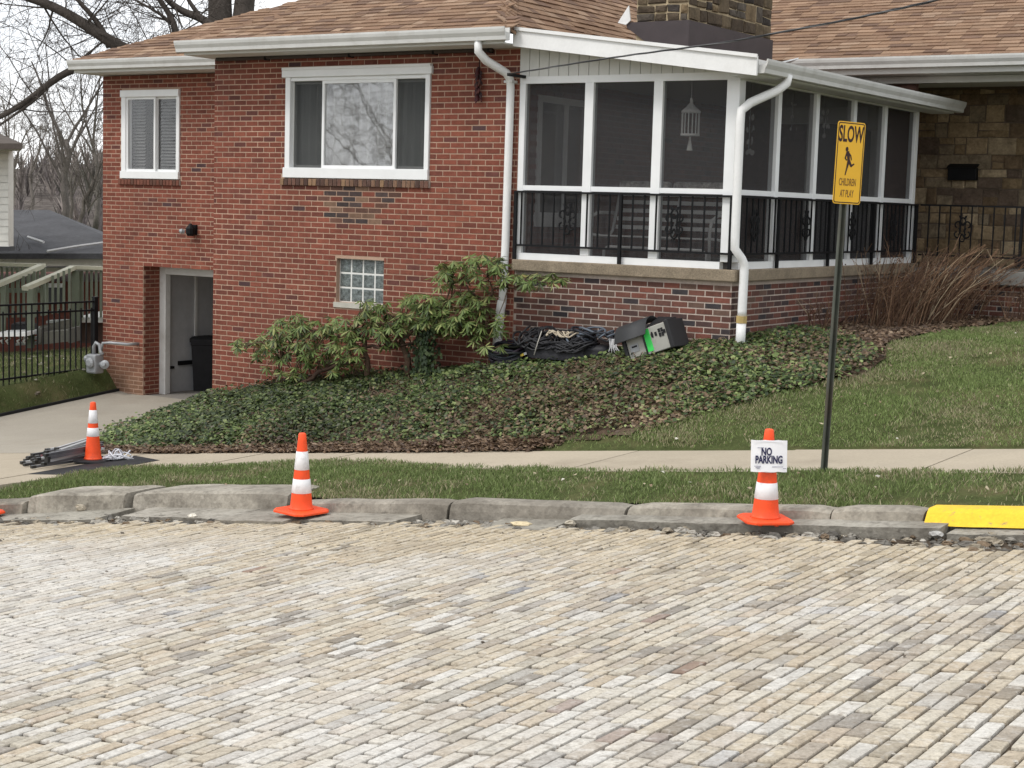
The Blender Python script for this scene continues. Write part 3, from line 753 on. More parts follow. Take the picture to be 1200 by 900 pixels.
nv = np.where((pr[:, 0] > 4) & (pr[:, 0] < 1196) & (pr[:, 1] > 3) & (pr[:, 1] < 120), nv, 0)
bigs = set(np.argsort(-nv)[:300].tolist())
sv = [(-.5, 0, 0), (.5, 0, 0), (.5, 1, 0), (-.5, 1, 0), (-.5, 0, 2.2), (.5, 0, 2.2), (.5, 1, .4), (-.5, 1, .4)]
sf = [(4, 5, 6, 7), (0, 1, 5, 4), (1, 2, 6, 5), (3, 0, 4, 7)]
sme = bpy.data.meshes.new('shingle'); sme.from_pydata(sv, [], sf); sme.materials.append(M['shingle_one'])
b = MB()
for i, (P, al, up, nn, wd, ln, col, th) in enumerate(shp):
    if nn[2] < 0: nn = -nn; al = -al
    if i in bigs:
        o = bpy.data.objects.new('shingle', sme); C.objects.link(o); o.parent = roof
        m = Matrix.Identity(4)
        for q, (vec, s_) in enumerate(((al, wd), (up, ln), (nn, th))):
            for r_ in range(3): m[r_][q] = vec[r_] * s_
        m.translation = Vector(P) - wloc(roof); o.matrix_local = m; o.color = (*col, 1)
    else:
        q = np.array(sv) * (wd, ln, th)
        b.add(P + q[:, :1] * al + q[:, 1:2] * up + q[:, 2:] * nn, sf, col)
tag(b.build('shingles', M['shingle'], roof), kind='stuff')
# decking under the shingles (closed slabs)
def deck(b, pts, th=.05): b.prism([np.array(p) - np.array((0, 0, .006)) for p in pts], (0, 0, -th))
b = MB()
T = 3.25
deck(b, [(-8.2, -.5, zB), (-2.85, -.5, zB), (-2.85 - S1 / S2 * T, -.5 + T, zB + S1 * T), (-8.2 + T, -.5 + T, zB + S1 * T)])
deck(b, [(-12.9, 1.8, zA), (-7.0, 1.8, zA), (-7.0, 6.2, zA + S1 * 4.4), (-8.5, 6.2, zA + S1 * 4.4)])
deck(b, [(-2.85, -.5, zB), (-2.85, 9, zB), (-2.85 - S1 / S2 * T, 9, zB + S1 * T), (-2.85 - S1 / S2 * T, -.5 + T, zB + S1 * T)])
deck(b, [(-2.6, 5.4, zE), (10, 5.4, zE), (10, 10, zE + S1 * 4.6), (-5, 10, zE + S1 * 4.6), (-5.0, 6.4, zE + S1)])
b.build('decking', M['felt'], roof)
# hip caps
def hipcap(P, d, n, wd=.13):
    P = np.array(P, float); d = np.array(d, float); d /= np.linalg.norm(d)
    for k in range(n):
        c = pal(SHC); b = MB(); a = P + d * .15 * k; e = a + d * .2
        sd_ = np.cross(d, (0, 0, 1)); sd_ /= np.linalg.norm(sd_)
        dz = np.array((0, 0, .07 * wd / .13)); lift = np.array((0, 0, .022))
        vs_ = [a - sd_ * wd - dz + lift, a + lift * 1.3, a + sd_ * wd - dz + lift, e - sd_ * wd - dz, e + lift * .3, e + sd_ * wd - dz]
        vs_ += [p - np.array((0, 0, .03)) for p in vs_]
        b.add(vs_, [(0, 1, 4, 3), (1, 2, 5, 4), (0, 6, 7, 1), (1, 7, 8, 2), (0, 3, 9, 6), (2, 8, 11, 5)], c)
        b.build('hip_shingle', M['shingle'], roof)
hipcap((-2.85, -.5, zB), (-S1 / S2, 1, S1), 20)
hipcap((-8.2, -.5, zB), (1, 1, S1), 20)
hipcap((-12.9, 1.8, zA), (1, 1, S1), 22)
# --- eaves: gutters, fascia, soffits
def gutter(name, P, al, out, ln, m=M['white_dull']):
    P = np.array(P, float); al = np.array(al, float); out = np.array(out, float)
    prof = [(0, 0), (0, -.15), (.07, -.15), (.088, -.145), (.094, -.10), (.12, -.055), (.128, -.02), (.128, .004), (.112, .004), (.108, -.012), (.10, -.05), (.02, -.06), (.012, 0)]
    b = MB(); vs_ = [P + out * o_ + np.array((0, 0, z_)) + al * k for k in (0, ln) for o_, z_ in prof]; n = len(prof)
    b.add(vs_, [(i, (i + 1) % n, n + (i + 1) % n, n + i) for i in range(n)] + [tuple(range(n))[::-1], tuple(range(n, 2 * n))])
    return b.build(name, m, house)
gutter('gutter', (-8.17, -.50, 2.765), (1, 0, 0), (0, -1, 0), 5.39)
gutter('gutter', (-12.9, 1.80, 2.83), (1, 0, 0), (0, -1, 0), 4.86)
gutter('gutter', (.34, -.30, 2.335), (0, 1, 0), (1, 0, 0), 6.85)
gutter('gutter', (-1.75, 5.40, 2.885), (1, 0, 0), (0, -1, 0), 9)
b = MB(); b.box(-8.1, -2.86, -.5, -.475, 2.585, 2.745); b.box(-8.1, -2.86, -.474, .24, 2.583, 2.60)
b.box(-12.86, -8.0, 1.8, 1.825, 2.635, 2.81); b.box(-12.86, -8.0, 1.826, 2.5, 2.633, 2.65); b.box(-12.88, -12.86, 1.83, 8, 2.635, 2.80); b.box(-12.859, -12.72, 2.5, 8, 2.64, 2.655)
b.build('soffit', M['soffit'], house)
b = MB(); b.box(.31, .338, -.28, 6.4, 2.17, 2.31); b.box(.0, .31, -.28, 6.4, 2.165, 2.18); b.build('soffit', M['soffit'], house)
b = MB(); b.box(-1.7, 10, 5.4, 5.43, 2.66, 2.86); b.box(-1.7, 10, 5.43, 7.8, 2.655, 2.67); b.box(-.62, 10, 5.80, 5.95, 2.56, 2.65); b.box(-.72, -.60, 5.78, 5.93, 1.9, 2.65)
b.build('soffit', M['soffit'], house)
b = MB(); b.box(-2.2, -.722, 5.86, 5.93, 2.0, 2.65); b.build('gable_panel', M['frame'], house)
# porch roof and its raking fascia
b = MB(); b.prism([(-2.84, -.31, 2.745), (.34, -.31, 2.345), (.34, 6.4, 2.345), (-2.84, 6.4, 2.745)], (0, 0, -.06)); b.build('porch_roof', M['felt'], house)
b = MB(); b.prism([(-2.83, -.36, 2.765), (.36, -.36, 2.365), (.36, -.36, 2.155), (-2.83, -.36, 2.565)], (0, .035, 0)); b.build('raking_fascia', M['white'], house)
b = MB(); b.prism([(-2.80, -.385, 2.79), (.37, -.385, 2.385), (.37, -.385, 2.345), (-2.80, -.385, 2.75)], (0, .024, 0)); b.build('drip_edge', M['white'], house)
b = MB(); b.prism([(-2.83, -.325, 2.60), (.30, -.325, 2.195), (.30, -.325, 2.18), (-2.83, -.325, 2.585)], (0, .32, 0)); b.build('soffit', M['soffit'], house)
# tongue and groove boards of the porch gable
nb = 21; u0, u1 = -2.95, -.02
for i in range(nb):
    a = u0 + (u1 - u0) * i / nb; c = u0 + (u1 - u0) * (i + 1) / nb - .008
    zt = lambda u: 2.60 - .1296 * (u + 2.83)
    b = MB(); b.prism([(a, .0, 2.235), (c, .0, 2.235), (c, .0, zt(c)), (a, .0, zt(a))], (0, .03, 0)); b.build('gable_board', M['soffit'], house)
b = MB(); b.prism([(u0, .031, 2.2), (u1, .031, 2.2), (u1, .031, 2.23), (u0, .031, 2.61)], (0, .02, 0)); b.build('gable_backing', M['white_dull'], house)

# --- chimney
chim = empty('chimney', (-1.45, 2, 2.6), house)
CH = (-1.8, -1.1, .8, 3.15)
b = MB(); b.box(CH[0], CH[1], CH[2], CH[3], 2.5, 4.6); b.build('mortar', M['stone_mortar'], chim)
STN = [((.085, .065, .046), 5), ((.13, .10, .065), 5), ((.05, .043, .038), 4), ((.17, .125, .075), 2), ((.10, .085, .07), 3)]
STW = [((.23, .165, .095), 5), ((.29, .215, .13), 4), ((.165, .115, .07), 4), ((.21, .165, .11), 3), ((.36, .28, .18), 1.5), ((.13, .095, .07), 2)]
STONES = []
def ashlar(part, axis, pos, a0, a1, z0, z1, p, hs=(.10, .15, .2), ws=(.14, .34), gap=.022, holes=(), proud=.02):
    z = z0
    while z < z1 - .05:
        h = rnd.choice(hs); h = min(h, z1 - z)
        a = a0
        while a < a1 - .02:
            wd = rnd.uniform(*ws)
            if a1 - a - wd < .1: wd = a1 - a
            subs = [(z, z + h)]
            if h > .17 and rnd.random() < .3: m_ = z + h * rnd.uniform(.42, .58); subs = [(z, m_), (m_, z + h)]
            for s0, s1 in subs:
                c = (a + wd / 2, (s0 + s1) / 2)
                if any(h_[0] < c[0] < h_[1] and h_[2] < c[1] < h_[3] for h_ in holes): continue
                STONES.append((part, axis, pos, c, wd / 2 - gap / 2, (s1 - s0) / 2 - gap / 2, pal(p), proud * rnd.uniform(.5, 1.3)))
            a += wd
        z += h
ashlar(chim, 'v', CH[2], CH[0], CH[1], 2.925, 4.6, STN, (.12, .16, .2), (.12, .28))
ashlar(chim, 'u', CH[1], CH[2], CH[3], 2.93, 4.6, STN, (.13, .17, .21), (.16, .42))
stonewall = empty('stone_wall', (2, 7.8, -.2), house)
b = MB(); b.box(-2.0, 8, 7.8, 8.05, -.3, 2.66); b.build('mortar', M['stone_mortar_dark'], stonewall)
ashlar(stonewall, 'v', 7.8, -1.2, 4.2, -.2, 2.62, STW, (.12, .17, .22, .26), (.16, .48), .014, (), .018)
for part, axis, pos, c, hl, hh, col, pd in STONES:
    P = (c[0], pos, c[1]) if axis == 'v' else (pos, c[0], c[1])
    j = lambda s: rnd.uniform(-s, s)
    vs_ = []
    for k, y_ in ((1, .01), (1, -pd * .5), (.86, -pd)):
        for sx, sz in ((-1, -1), (1, -1), (1, 1), (-1, 1)): vs_.append((sx * hl * k + j(.012), y_ + j(.004), sz * hh * (k if k == 1 else .82) + j(.012)))
    vs_.append((j(hl * .3), -pd * 1.25 + j(.006), j(hh * .3)))
    q = np.array(vs_)
    if axis == 'u': q = np.stack([-q[:, 1], q[:, 0], q[:, 2]], -1)
    b = MB(); b.add(q + np.array(P), [(i * 4 + k, i * 4 + (k + 1) % 4, (i + 1) * 4 + (k + 1) % 4, (i + 1) * 4 + k) for i in range(2) for k in range(4)] + [(8, 9, 12), (9, 10, 12), (10, 11, 12), (11, 8, 12)], col)
    b.build('stone', M['stone'], part)
b = MB()
b.prism([(CH[0] - .12, CH[2] - .03, 2.93), (CH[1] + .03, CH[2] - .03, 2.93), (CH[1] + .03, CH[2] - .03, 2.45), (CH[1] - .3, CH[2] - .03, 2.52), (CH[0] - .12, CH[2] - .03, 2.87)], (0, .05, 0))
b.box(CH[1] - .02, CH[1] + .03, CH[2] + .021, CH[3] + .03, 2.35, 2.93); b.build('flashing', M['flash'], chim)
b = MB(); b.prism([(CH[0] - .12, CH[2] - .05, 2.90), (CH[0] - .24, CH[2] - .04, 2.93), (CH[0] - .09, CH[2] - .05, 3.13), (CH[0] - .06, CH[2] - .05, 2.95)], (0, .02, 0)); b.build('flashing', M['white'], chim)
b = MB(); b.prism([(CH[1] + .03, CH[3] + .0, 2.60), (CH[1] + .3, CH[3] + .25, 2.70), (CH[1] + .08, CH[3] + .2, 2.58)], (0, .02, .02)); b.build('flashing', M['white'], chim)

# --- downpipes
dp = empty('downpipe', (-3.1, -.1, -1.2), house)
def P3(px, py, v): return tuple(onv(px, py, v))
b = MB(); zt = 2.6
b.tube(dens([(-3.21, -.53, 2.63), (-3.21, -.53, 2.50), (-3.17, -.42, 2.40), (-3.05, -.15, 2.27), (-3.035, -.085, 2.20), (-3.035, -.07, 2.1), (-3.05, -.065, .2), (-3.07, -.065, -.52)]), .052, 8); b.build('pipe', M['white'], dp, True)
b = MB(); b.tube(dens([(-3.075, -.068, -.5), (-3.095, -.068, -.62), (-3.15, -.068, -1.3)]), .058, 8); b.build('pipe', M['white'], dp, True)
b = MB(); b.box(-3.10, -2.98, -.125, -.0, 2.155, 2.185); b.build('bracket', M['white_dull'], dp)
dp = empty('downpipe', (.05, -.1, -.7), house)
b = MB(); b.tube(dens([(.41, .38, 2.22), (.40, .37, 2.13), (.33, .28, 2.04), (.14, .0, 1.89), (.065, -.075, 1.80), (.06, -.085, 1.66), (.06, -.085, .40), (.065, -.09, .26), (.12, -.02, .15), (.14, .02, .08), (.14, .02, .0), (.135, .02, -.5)]), .052, 8); b.build('pipe', M['white'], dp, True)
b = MB(); b.tube([(.135, .02, -.50), (.133, .02, -.58)], .064, 8); b.build('coupling', mat('tan_band', (.45, .33, .13), rough=.7, n1=(12, .15)), dp)
b = MB(); b.tube([(.133, .02, -.57), (.13, .02, -.9)], .058, 8); b.build('pipe', M['white'], dp, True)

# --- picture window
def window(a0, a1, z0, z1, v, label=None):
    return empty('window', ((a0 + a1) / 2, v, z0), house)
win = window(*w1, 0)
a0, a1, z0, z1 = w1
b = MB(); t = .075
b.box(a0 - .03, a1 + .03, -.05, .12, z1 - .10, z1 + .0); b.box(a0 + .02, a0 + t + .03, -.03, .12, z0 + .135, z1 - .10); b.box(a1 - t, a1 - .005, -.03, .12, z0 + .135, z1 - .10)
b.box(a0, a1, -.045, .12, z0, z0 + .135); b.box(a0 + t + .03, a1 - t, -.012, .12, z1 - .15, z1 - .1)
b.build('frame', M['frame'], win, bevel=.006)
b = MB(); b.box(a0 - .02, a1 + .02, -.065, .0, z1 - .006, z1 + .028); b.build('drip_cap', M['white'], win)
m1, m2 = V(382.5, 150, .06)[0], V(464.5, 150, .06)[0]
zi0, zi1 = z0 + .135, z1 - .15; ai0, ai1 = a0 + t + .03, a1 - t
def sash(a, c, v, f=.038):
    b = MB(); b.box(a, a + f, v, v + .035, zi0, zi1); b.box(c - f, c, v, v + .035, zi0, zi1); b.box(a + f, c - f, v, v + .035, zi0, zi0 + f); b.box(a + f, c - f, v, v + .035, zi1 - f, zi1)
    return b
sash(m1 - .03, m2 + .03, .0).build('sash', M['frame'], win); sash(ai0, m1, .045).build('sash', M['white_dull'], win); sash(m2, ai1, .045).build('sash', M['white_dull'], win)
def pane(a, c, v, m, s0=None, s1=None):
    b = MB(); b.box(a, c, v, v + .006, s0 if s0 is not None else zi0 + .03, s1 if s1 is not None else zi1 - .03); return b
pane(m1 + .008, m2 - .008, .02, 0).build('pane', M['pane_clear'], win)
pane(ai0 + .038, m1 - .031, .075, 0).build('pane', M['pane'], win); pane(m2 + .031, ai1 - .038, .075, 0).build('pane', M['pane'], win)
b = MB(); b.box(ai0 + .02, m1 - .031, .04, .043, zi0, zi1); b.build('insect_screen', M['screen2'], win)
b = MB(); b.box(m2 + .031, ai1 - .02, .04, .043, zi0, zi1); b.build('insect_screen', M['screen2'], win)
# pleated curtain behind the glass
b = MB(); n = 110; pts = []
for i in range(n + 1):
    a = ai0 - .05 + (ai1 - ai0 + .1) * i / n; pts.append((a, .17 + .04 * math.sin(i * .92) + .018 * math.sin(i * .31)))
for i in range(n):
    (x, y), (x2, y2) = pts[i], pts[i + 1]; b.add([(x, y, zi0 - .1), (x2, y2, zi0 - .1), (x2, y2, zi1 + .1), (x, y, zi1 + .1)], [(0, 1, 2, 3)])
b.build('curtain', M['curtain'], win, True)
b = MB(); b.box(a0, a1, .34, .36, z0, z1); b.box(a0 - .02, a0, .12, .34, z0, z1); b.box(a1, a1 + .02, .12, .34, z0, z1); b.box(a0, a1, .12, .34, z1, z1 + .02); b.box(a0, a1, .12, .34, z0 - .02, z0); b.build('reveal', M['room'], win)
sillp = empty('window_sill', ((a0 + a1) / 2, 0, z0 - .1), house)
def rowlock(part, a0, a1, z0, z1, v, cols):
    n = round((a1 - a0) / .072); wd = (a1 - a0) / n
    b = MB(); b.box(a0, a1, v - .03, v + .1, z0 + .004, z1 - .008); b.build('mortar', M['mortar_grey'], part)
    for i in range(n):
        b = MB(); x = a0 + wd * i
        b.add([(x + .006, v + .02, z0), (x + wd - .006, v + .02, z0), (x + wd - .006, v + .02, z1), (x + .006, v + .02, z1), (x + .007, v - .045, z0 + .004), (x + wd - .007, v - .045, z0 + .004), (x + wd - .007, v - .042, z1 - .012), (x + .007, v - .042, z1 - .012)],
              [(4, 5, 6, 7), (0, 1, 5, 4), (1, 2, 6, 5), (2, 3, 7, 6), (3, 0, 4, 7)], cols())
        b.build('sill_brick', M['brick'], part)
rowlock(sillp, a0 - .05, a1 + .02, z0 - .103, z0 - .003, 0, lambda: pal([((.11, .065, .05), 1), ((.15, .08, .06), 1), ((.20, .12, .08), 1), ((.09, .055, .045), 1), ((.27, .17, .10), .6)]))

# --- left wing window with venetian blinds
win2 = window(*w2, 2.3)
a0, a1, z0, z1 = w2
b = MB(); b.box(a0, a1, 2.25, 2.42, z1 - .11, z1); b.box(a0 + .01, a0 + .11, 2.27, 2.42, z0 + .12, z1 - .11); b.box(a1 - .07, a1, 2.27, 2.42, z0 + .12, z1 - .11); b.box(a0, a1, 2.25, 2.42, z0, z0 + .12)
b.build('frame', M['frame'], win2, bevel=.006)
zi0, zi1 = z0 + .12, z1 - .11; ai0, ai1 = a0 + .11, a1 - .07; mm = V(182.5, 160, 2.33)[0]
sash(ai0, mm + .03, 2.29).build('sash', M['frame'], win2); sash(mm, ai1, 2.33).build('sash', M['frame'], win2)
pane(ai0 + .03, mm - .0, 2.305, 0).build('pane', M['pane'], win2); pane(mm + .03, ai1 - .03, 2.345, 0).build('pane', M['pane'], win2)
bl = MB(); k = 0; z = zi1 - .05
while z > zi0 + .02:
    bl = MB(); y = 2.46
    for (s, e) in ((ai0 - .02, (ai0 + mm) / 2 - .05), (mm + .0, ai1 + .02)):
        bl.add([(s, y - .018, z - .013), (e, y - .018, z - .013 + rnd.uniform(-.002, .002)), (e, y + .018, z + .016), (s, y + .018, z + .016), (s, y - .018, z - .016), (e, y - .018, z - .016), (e, y + .018, z + .013), (s, y + .018, z + .013)], [(0, 1, 2, 3), (7, 6, 5, 4), (0, 4, 5, 1), (3, 2, 6, 7)])
    bl.build('blind_slat', M['blind'], win2); z -= .052
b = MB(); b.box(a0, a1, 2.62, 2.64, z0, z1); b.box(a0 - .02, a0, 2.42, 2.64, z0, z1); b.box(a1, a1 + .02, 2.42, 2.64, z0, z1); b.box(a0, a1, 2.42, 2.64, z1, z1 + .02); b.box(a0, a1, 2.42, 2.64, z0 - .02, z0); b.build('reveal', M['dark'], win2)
sill2 = empty('window_sill', ((a0 + a1) / 2, 2.3, z0 - .1), house)
rowlock(sill2, a0 - .05, a1 + .02, z0 - .103, z0 - .003, 2.3, lambda: pal([((.11, .055, .04), 1), ((.16, .065, .045), 1)]))

# --- glass block window
gw = empty('glass_block_window', ((gb[0] + gb[1]) / 2, .05, gb[2]), house)
a0, a1, z0, z1 = gb
b = MB(); b.box(a0, a1, .0735, .12, z0, z1); b.build('mortar', mat('pale_grout', (.70, .70, .67), rough=.8), gw)
nx, nz = 4, 3; wd = (a1 - a0) / nx; hh = (z1 - z0) / nz
for i in range(nx):
    for k in range(nz):
        b = MB(); b.box(a0 + wd * i + .011, a0 + wd * (i + 1) - .011, .068, .11, z0 + hh * k + .011, z0 + hh * (k + 1) - .011); b.build('glass_block', M['glassblock'], gw, bevel=.008)
b = MB(); b.box(a0 - .03, a1 + .03, -.02, .09, z0 - .07, z0 - .002); b.build('sill', mat('pale_sill', (.48, .46, .40), rough=.9, n1=(8, .15)), gw)
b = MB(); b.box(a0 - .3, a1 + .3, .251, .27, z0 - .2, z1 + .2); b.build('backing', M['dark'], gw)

# --- garage doorway
gdw = empty('garage_doorway', (-11.3, 2.7, -2.6), house)
fu0, fu1 = V(186, 400, 2.68)[0], V(193.5, 400, 2.68)[0]
b = MB(); b.box(gd[0] + .001, fu1 + .02, 2.665, 2.78, -2.64, -.49); b.box(fu1 + .02, -7.9, 2.665, 2.78, -.62, -.49); b.build('frame', M['white_dull'], gdw, bevel=.006)
b = MB(); b.box(gd[0] - .02, gd[0] + .0, 2.782, 7.3, -2.64, -.1); b.build('side_wall', mat('grey_panel', (.42, .43, .44), rough=.6, n1=(1.5, .12), n2=(9, .06)), gdw)
vj = U(227.5, 380, gd[0])[0]
b = MB(); b.box(gd[0] + .001, gd[0] + .03, vj, vj + .05, -1.95, -.2); b.build('panel_joint', M['white_dull'], gdw)
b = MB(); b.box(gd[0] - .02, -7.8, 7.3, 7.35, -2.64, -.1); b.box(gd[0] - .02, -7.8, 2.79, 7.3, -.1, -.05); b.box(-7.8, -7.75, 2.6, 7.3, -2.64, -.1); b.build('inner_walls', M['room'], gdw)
vh = U(217, 425, gd[0] + .02)
b = MB(); b.box(gd[0] + .001, gd[0] + .05, vh[0] - .16, vh[0] + .16, vh[1] - .035, vh[1] + .035); b.build('handle', M['black'], gdw)
b = MB(); hv = U(195, 431, gd[0] + .02); b.box(gd[0] + .001, gd[0] + .06, hv[0] - .02, hv[0] + .15, hv[1] - .02, hv[1] + .02); b.build('latch', M['black'], gdw)

# --- porch: floor, sill, screens
porch = empty('screen_porch', (-1.5, 1, -.1), house)
b = MB(); b.box(-2.95, .07, -.07, .20, -.118, .018); b.build('sill', M['sill'], porch, bevel=.012)
b = MB(); b.box(-.2, .07, .202, 6.0, -.118, .018); b.build('sill', M['sill'], porch, bevel=.012)
b = MB(); b.box(-2.94, -.2, .2, 5.9, -.12, -.02); b.build('floor', mat('porch_floor', (.34, .32, .30), rough=.8), porch)
b = MB(); b.box(.0, 8, 5.86, 7.8, -.24, -.045); b.build('step_slab', mat('slab_concrete', (.20, .195, .18), rough=.95, n1=(5, .25), bump=(60, .5)), house, bevel=.012)
W = M['frame']
def post(x0, x1, y0, y1, z0=.10, z1=2.15): b = MB(); b.box(x0, x1, y0, y1, z0, z1); return b.build('post', W, porch, bevel=.006)
cp = [V(x, 200)[0] for x in (609.5, 687.5, 768, 851.5)]
post(-2.945, cp[0] + .045, .0, .10); post(cp[1] - .06, cp[1] + .06, .0, .10); post(cp[2] - .06, cp[2] + .06, .0, .10); post(-.16, -.001, -.001, .16)
dv = [1.12, 2.26, 3.50, 4.62]
for y in dv: post(-.10, 0, y - .05, y + .05)
post(-.10, 0, 5.80, 5.92)
b = MB(); b.box(-2.945, -.0, .002, .10, 2.15, 2.235); b.build('beam', W, porch); b = MB(); b.box(-.10, -.003, .10, 5.92, 2.15, 2.2); b.build('beam', W, porch)
b = MB(); b.box(-2.945, -.165, .004, .10, .018, .10); b.build('bottom_rail', W, porch); b = MB(); b.box(-.10, -.004, .165, 5.92, .018, .10); b.build('bottom_rail', W, porch)
xs = [(cp[0] + .045, cp[1] - .06), (cp[1] + .06, cp[2] - .06), (cp[2] + .06, -.16)]
for a, c in xs:
    b = MB(); b.box(a, c, .006, .06, .865, .925); b.build('middle_rail', W, porch)
    b = MB(); b.box(a, c, .045, .048, .925, 2.15); b.build('screen_panel', M['screen'], porch)
    b = MB(); b.box(a, c, .045, .048, .10, .865); b.build('screen_panel', M['screen'], porch)
ys = [.16] + [q for y in dv for q in (y - .05, y + .05)] + [5.80]
for a, c in zip(ys[::2], ys[1::2]):
    b = MB(); b.box(-.06, -.006, a, c, .865, .925); b.build('middle_rail', W, porch)
    b = MB(); b.box(-.048, -.045, a, c, .925, 2.15); b.build('screen_panel', M['screen'], porch)
    b = MB(); b.box(-.048, -.045, a, c, .10, .865); b.build('screen_panel', M['screen'], porch)
# porch inside: house wall with its window, back wall, ceiling
b = MB(); slab(b, 'u', -2.951, .2, (.26, 6.1, -.1, 2.6), [(.45, 1.75, .55, 2.0)]); b.box(-2.95, -.1, 6.0, 6.1, -.1, 2.6); b.build('inner_wall', mat('inner_brick', (.20, .11, .09), rough=.9, n1=(14, .3)), porch)
kb = MB(); z = 0.0; q = 0
while z < 2.3:
    y = .27 + (.1 if q % 2 else 0)
    while y < 5.9:
        if not (.4 < y + .1 < 1.85 and .45 < z < 2.05): kb.box(-2.951, -2.943, y, y + .2, z, z + .058, pal(RED))
        y += .2155
    z += COURSE; q += 1
tag(kb.build('bricks', M['brick'], porch), kind='stuff')
b = MB(); b.box(-2.96, -2.92, .42, .50, .5, 2.05); b.box(-2.96, -2.92, 1.70, 1.78, .5, 2.05); b.box(-2.96, -2.92, 1.07, 1.12, .6, 1.97); b.box(-2.96, -2.90, .40, 1.80, .42, .60); b.box(-2.96, -2.92, .5, 1.7, 1.97, 2.05); b.build('inner_window_frame', W, porch)
b = MB(); b.box(-3.0, -2.985, .45, 1.75, .55, 2.0); b.build('inner_pane', M['pane'], porch)
b = MB(); b.box(-3.2, -3.19, .3, 1.9, .4, 2.1); b.build('inner_curtain', M['room'], porch)
b = MB(); b.box(-2.9, -.12, .12, 5.9, 2.24, 2.27); b.build('ceiling', mat('porch_ceiling', (.6, .6, .58), rough=.8), porch)
b = MB(); b.box(-1.6, -.7, 5.93, 5.995, -.1, 2.0); b.build('inner_door', mat('door_grey', (.22, .22, .23), rough=.6), porch)
b = MB(); b.box(-1.7, -1.6, 5.9, 5.99, -.1, 2.1); b.box(-.7, -.6, 5.9, 5.99, -.1, 2.1); b.box(-1.6, -.7, 5.9, 5.99, 2.0, 2.1); b.build('inner_door_frame', M['white_dull'], porch)

# --- iron railings
def railing(axis, pos, a0, a1, posts, scrolls, step=.155, z0=.195, z1=.845, label=None, bal0=None):
    r = empty('railing', ((a0 + a1) / 2, pos, .1) if axis == 'v' else (pos, (a0 + a1) / 2, .1), house)
    def bx(name, s, e, w_, za, zb):
        b = MB()
        if axis == 'v': b.box(s, e, pos - w_ / 2, pos + w_ / 2, za, zb)
        else: b.box(pos - w_ / 2, pos + w_ / 2, s, e, za, zb)
        return b.build(name, M['black'], r)
    bx('top_rail', a0, a1, .038, z1 - .012, z1 + .012); bx('bottom_rail', a0, a1, .03, z0 - .012, z0 + .012)
    for p in posts: bx('post', p - .018, p + .018, .0365, .02, z1 + .01)
    a = a0 + (bal0 if bal0 is not None else step * .8)
    while a < a1 - .04:
        if all(abs(a - p) > .05 for p in posts): bx('baluster', a - .0085, a + .0085, .017, z0 + .012, z1 - .012)
        a += step
    for s in scrolls:
        b = MB()
        for sx in (-1, 1):
            for zc, sg in ((.60, 1), (.43, -1)):
                pts = []
                for k in range(17):
                    an = k / 16 * 4.4; rr = .075 * (1 - k / 24)
                    x = sx * (.072 - rr * math.cos(an) * .9); zz = zc + sg * (rr * math.sin(an) * 1.0 - .03)
                    pts.append((s + x, pos, zz) if axis == 'v' else (pos, s + x, zz))
                b.tube(pts, .0115, 5)
            pts = []
            for k in range(9):
                an = k / 8 * 3.14; x = sx * .085 * math.sin(an) * (.7 + .3 * math.cos(2 * an)); zz = .515 + .17 * math.cos(an)
                pts.append((s + x, pos, zz) if axis == 'v' else (pos, s + x, zz))
            b.tube(pts, .0115, 5)
            for q in range(4):      # cast leaves along the stem
                zz = .40 + q * .085; x1, x2 = sx * .012, sx * .06
                P = [(x1, zz), (x2 * .8, zz + .02), (x2, zz + .06), (x2 * .5, zz + .055)]
                P = [(s + x, pos - .006, z_) if axis == 'v' else (pos + .006, s + x, z_) for x, z_ in P]
                b.prism(P, (0, .012, 0) if axis == 'v' else (-.012, 0, 0))
        b.build('scroll', M['black'], r)
    return r
railing('v', -.035, -2.95, .03, [-2.935, V(727, 260, -.035)[0], -.02], [V(664.5, 262, -.035)[0], V(790, 265, -.035)[0]], .1555, bal0=.10)
dp_ = [U(912, 270, .035)[0], U(971, 280, .035)[0], U(1022, 285, .035)[0], 5.93]
railing('u', .035, -.03, 5.95, dp_, [U(x, 262, .035)[0] for x in (885, 945, 999, 1047)], .1555)
railing('v', 5.99, .07, 4.6, [1.50 + .02, 3.1], [V(1128, 265, 5.99)[0], 2.5], .1555, z0=.14, z1=.85)

# --- awning pole along the eave
pole = thing('awning_pole', 'long brown pole clipped under the eave above the picture window', 'pole', (-5.6, -.07, 2.56))
b = MB(); b.tube([(-7.9, -.07, 2.565), (-3.32, -.07, 2.565)], .028, 8); b.build('tube', mat('brown_metal', (.05, .036, .03), rough=.6, n1=(4, .3)), pole, True)
for u in (-7.0, -5.55, -4.2, -3.36):
    b = MB(); b.box(u - .015, u + .015, -.10, -.0, 2.53, 2.582); b.box(u - .012, u + .012, -.085, -.055, 2.582, 2.60); b.build('clip', M['black'], pole)

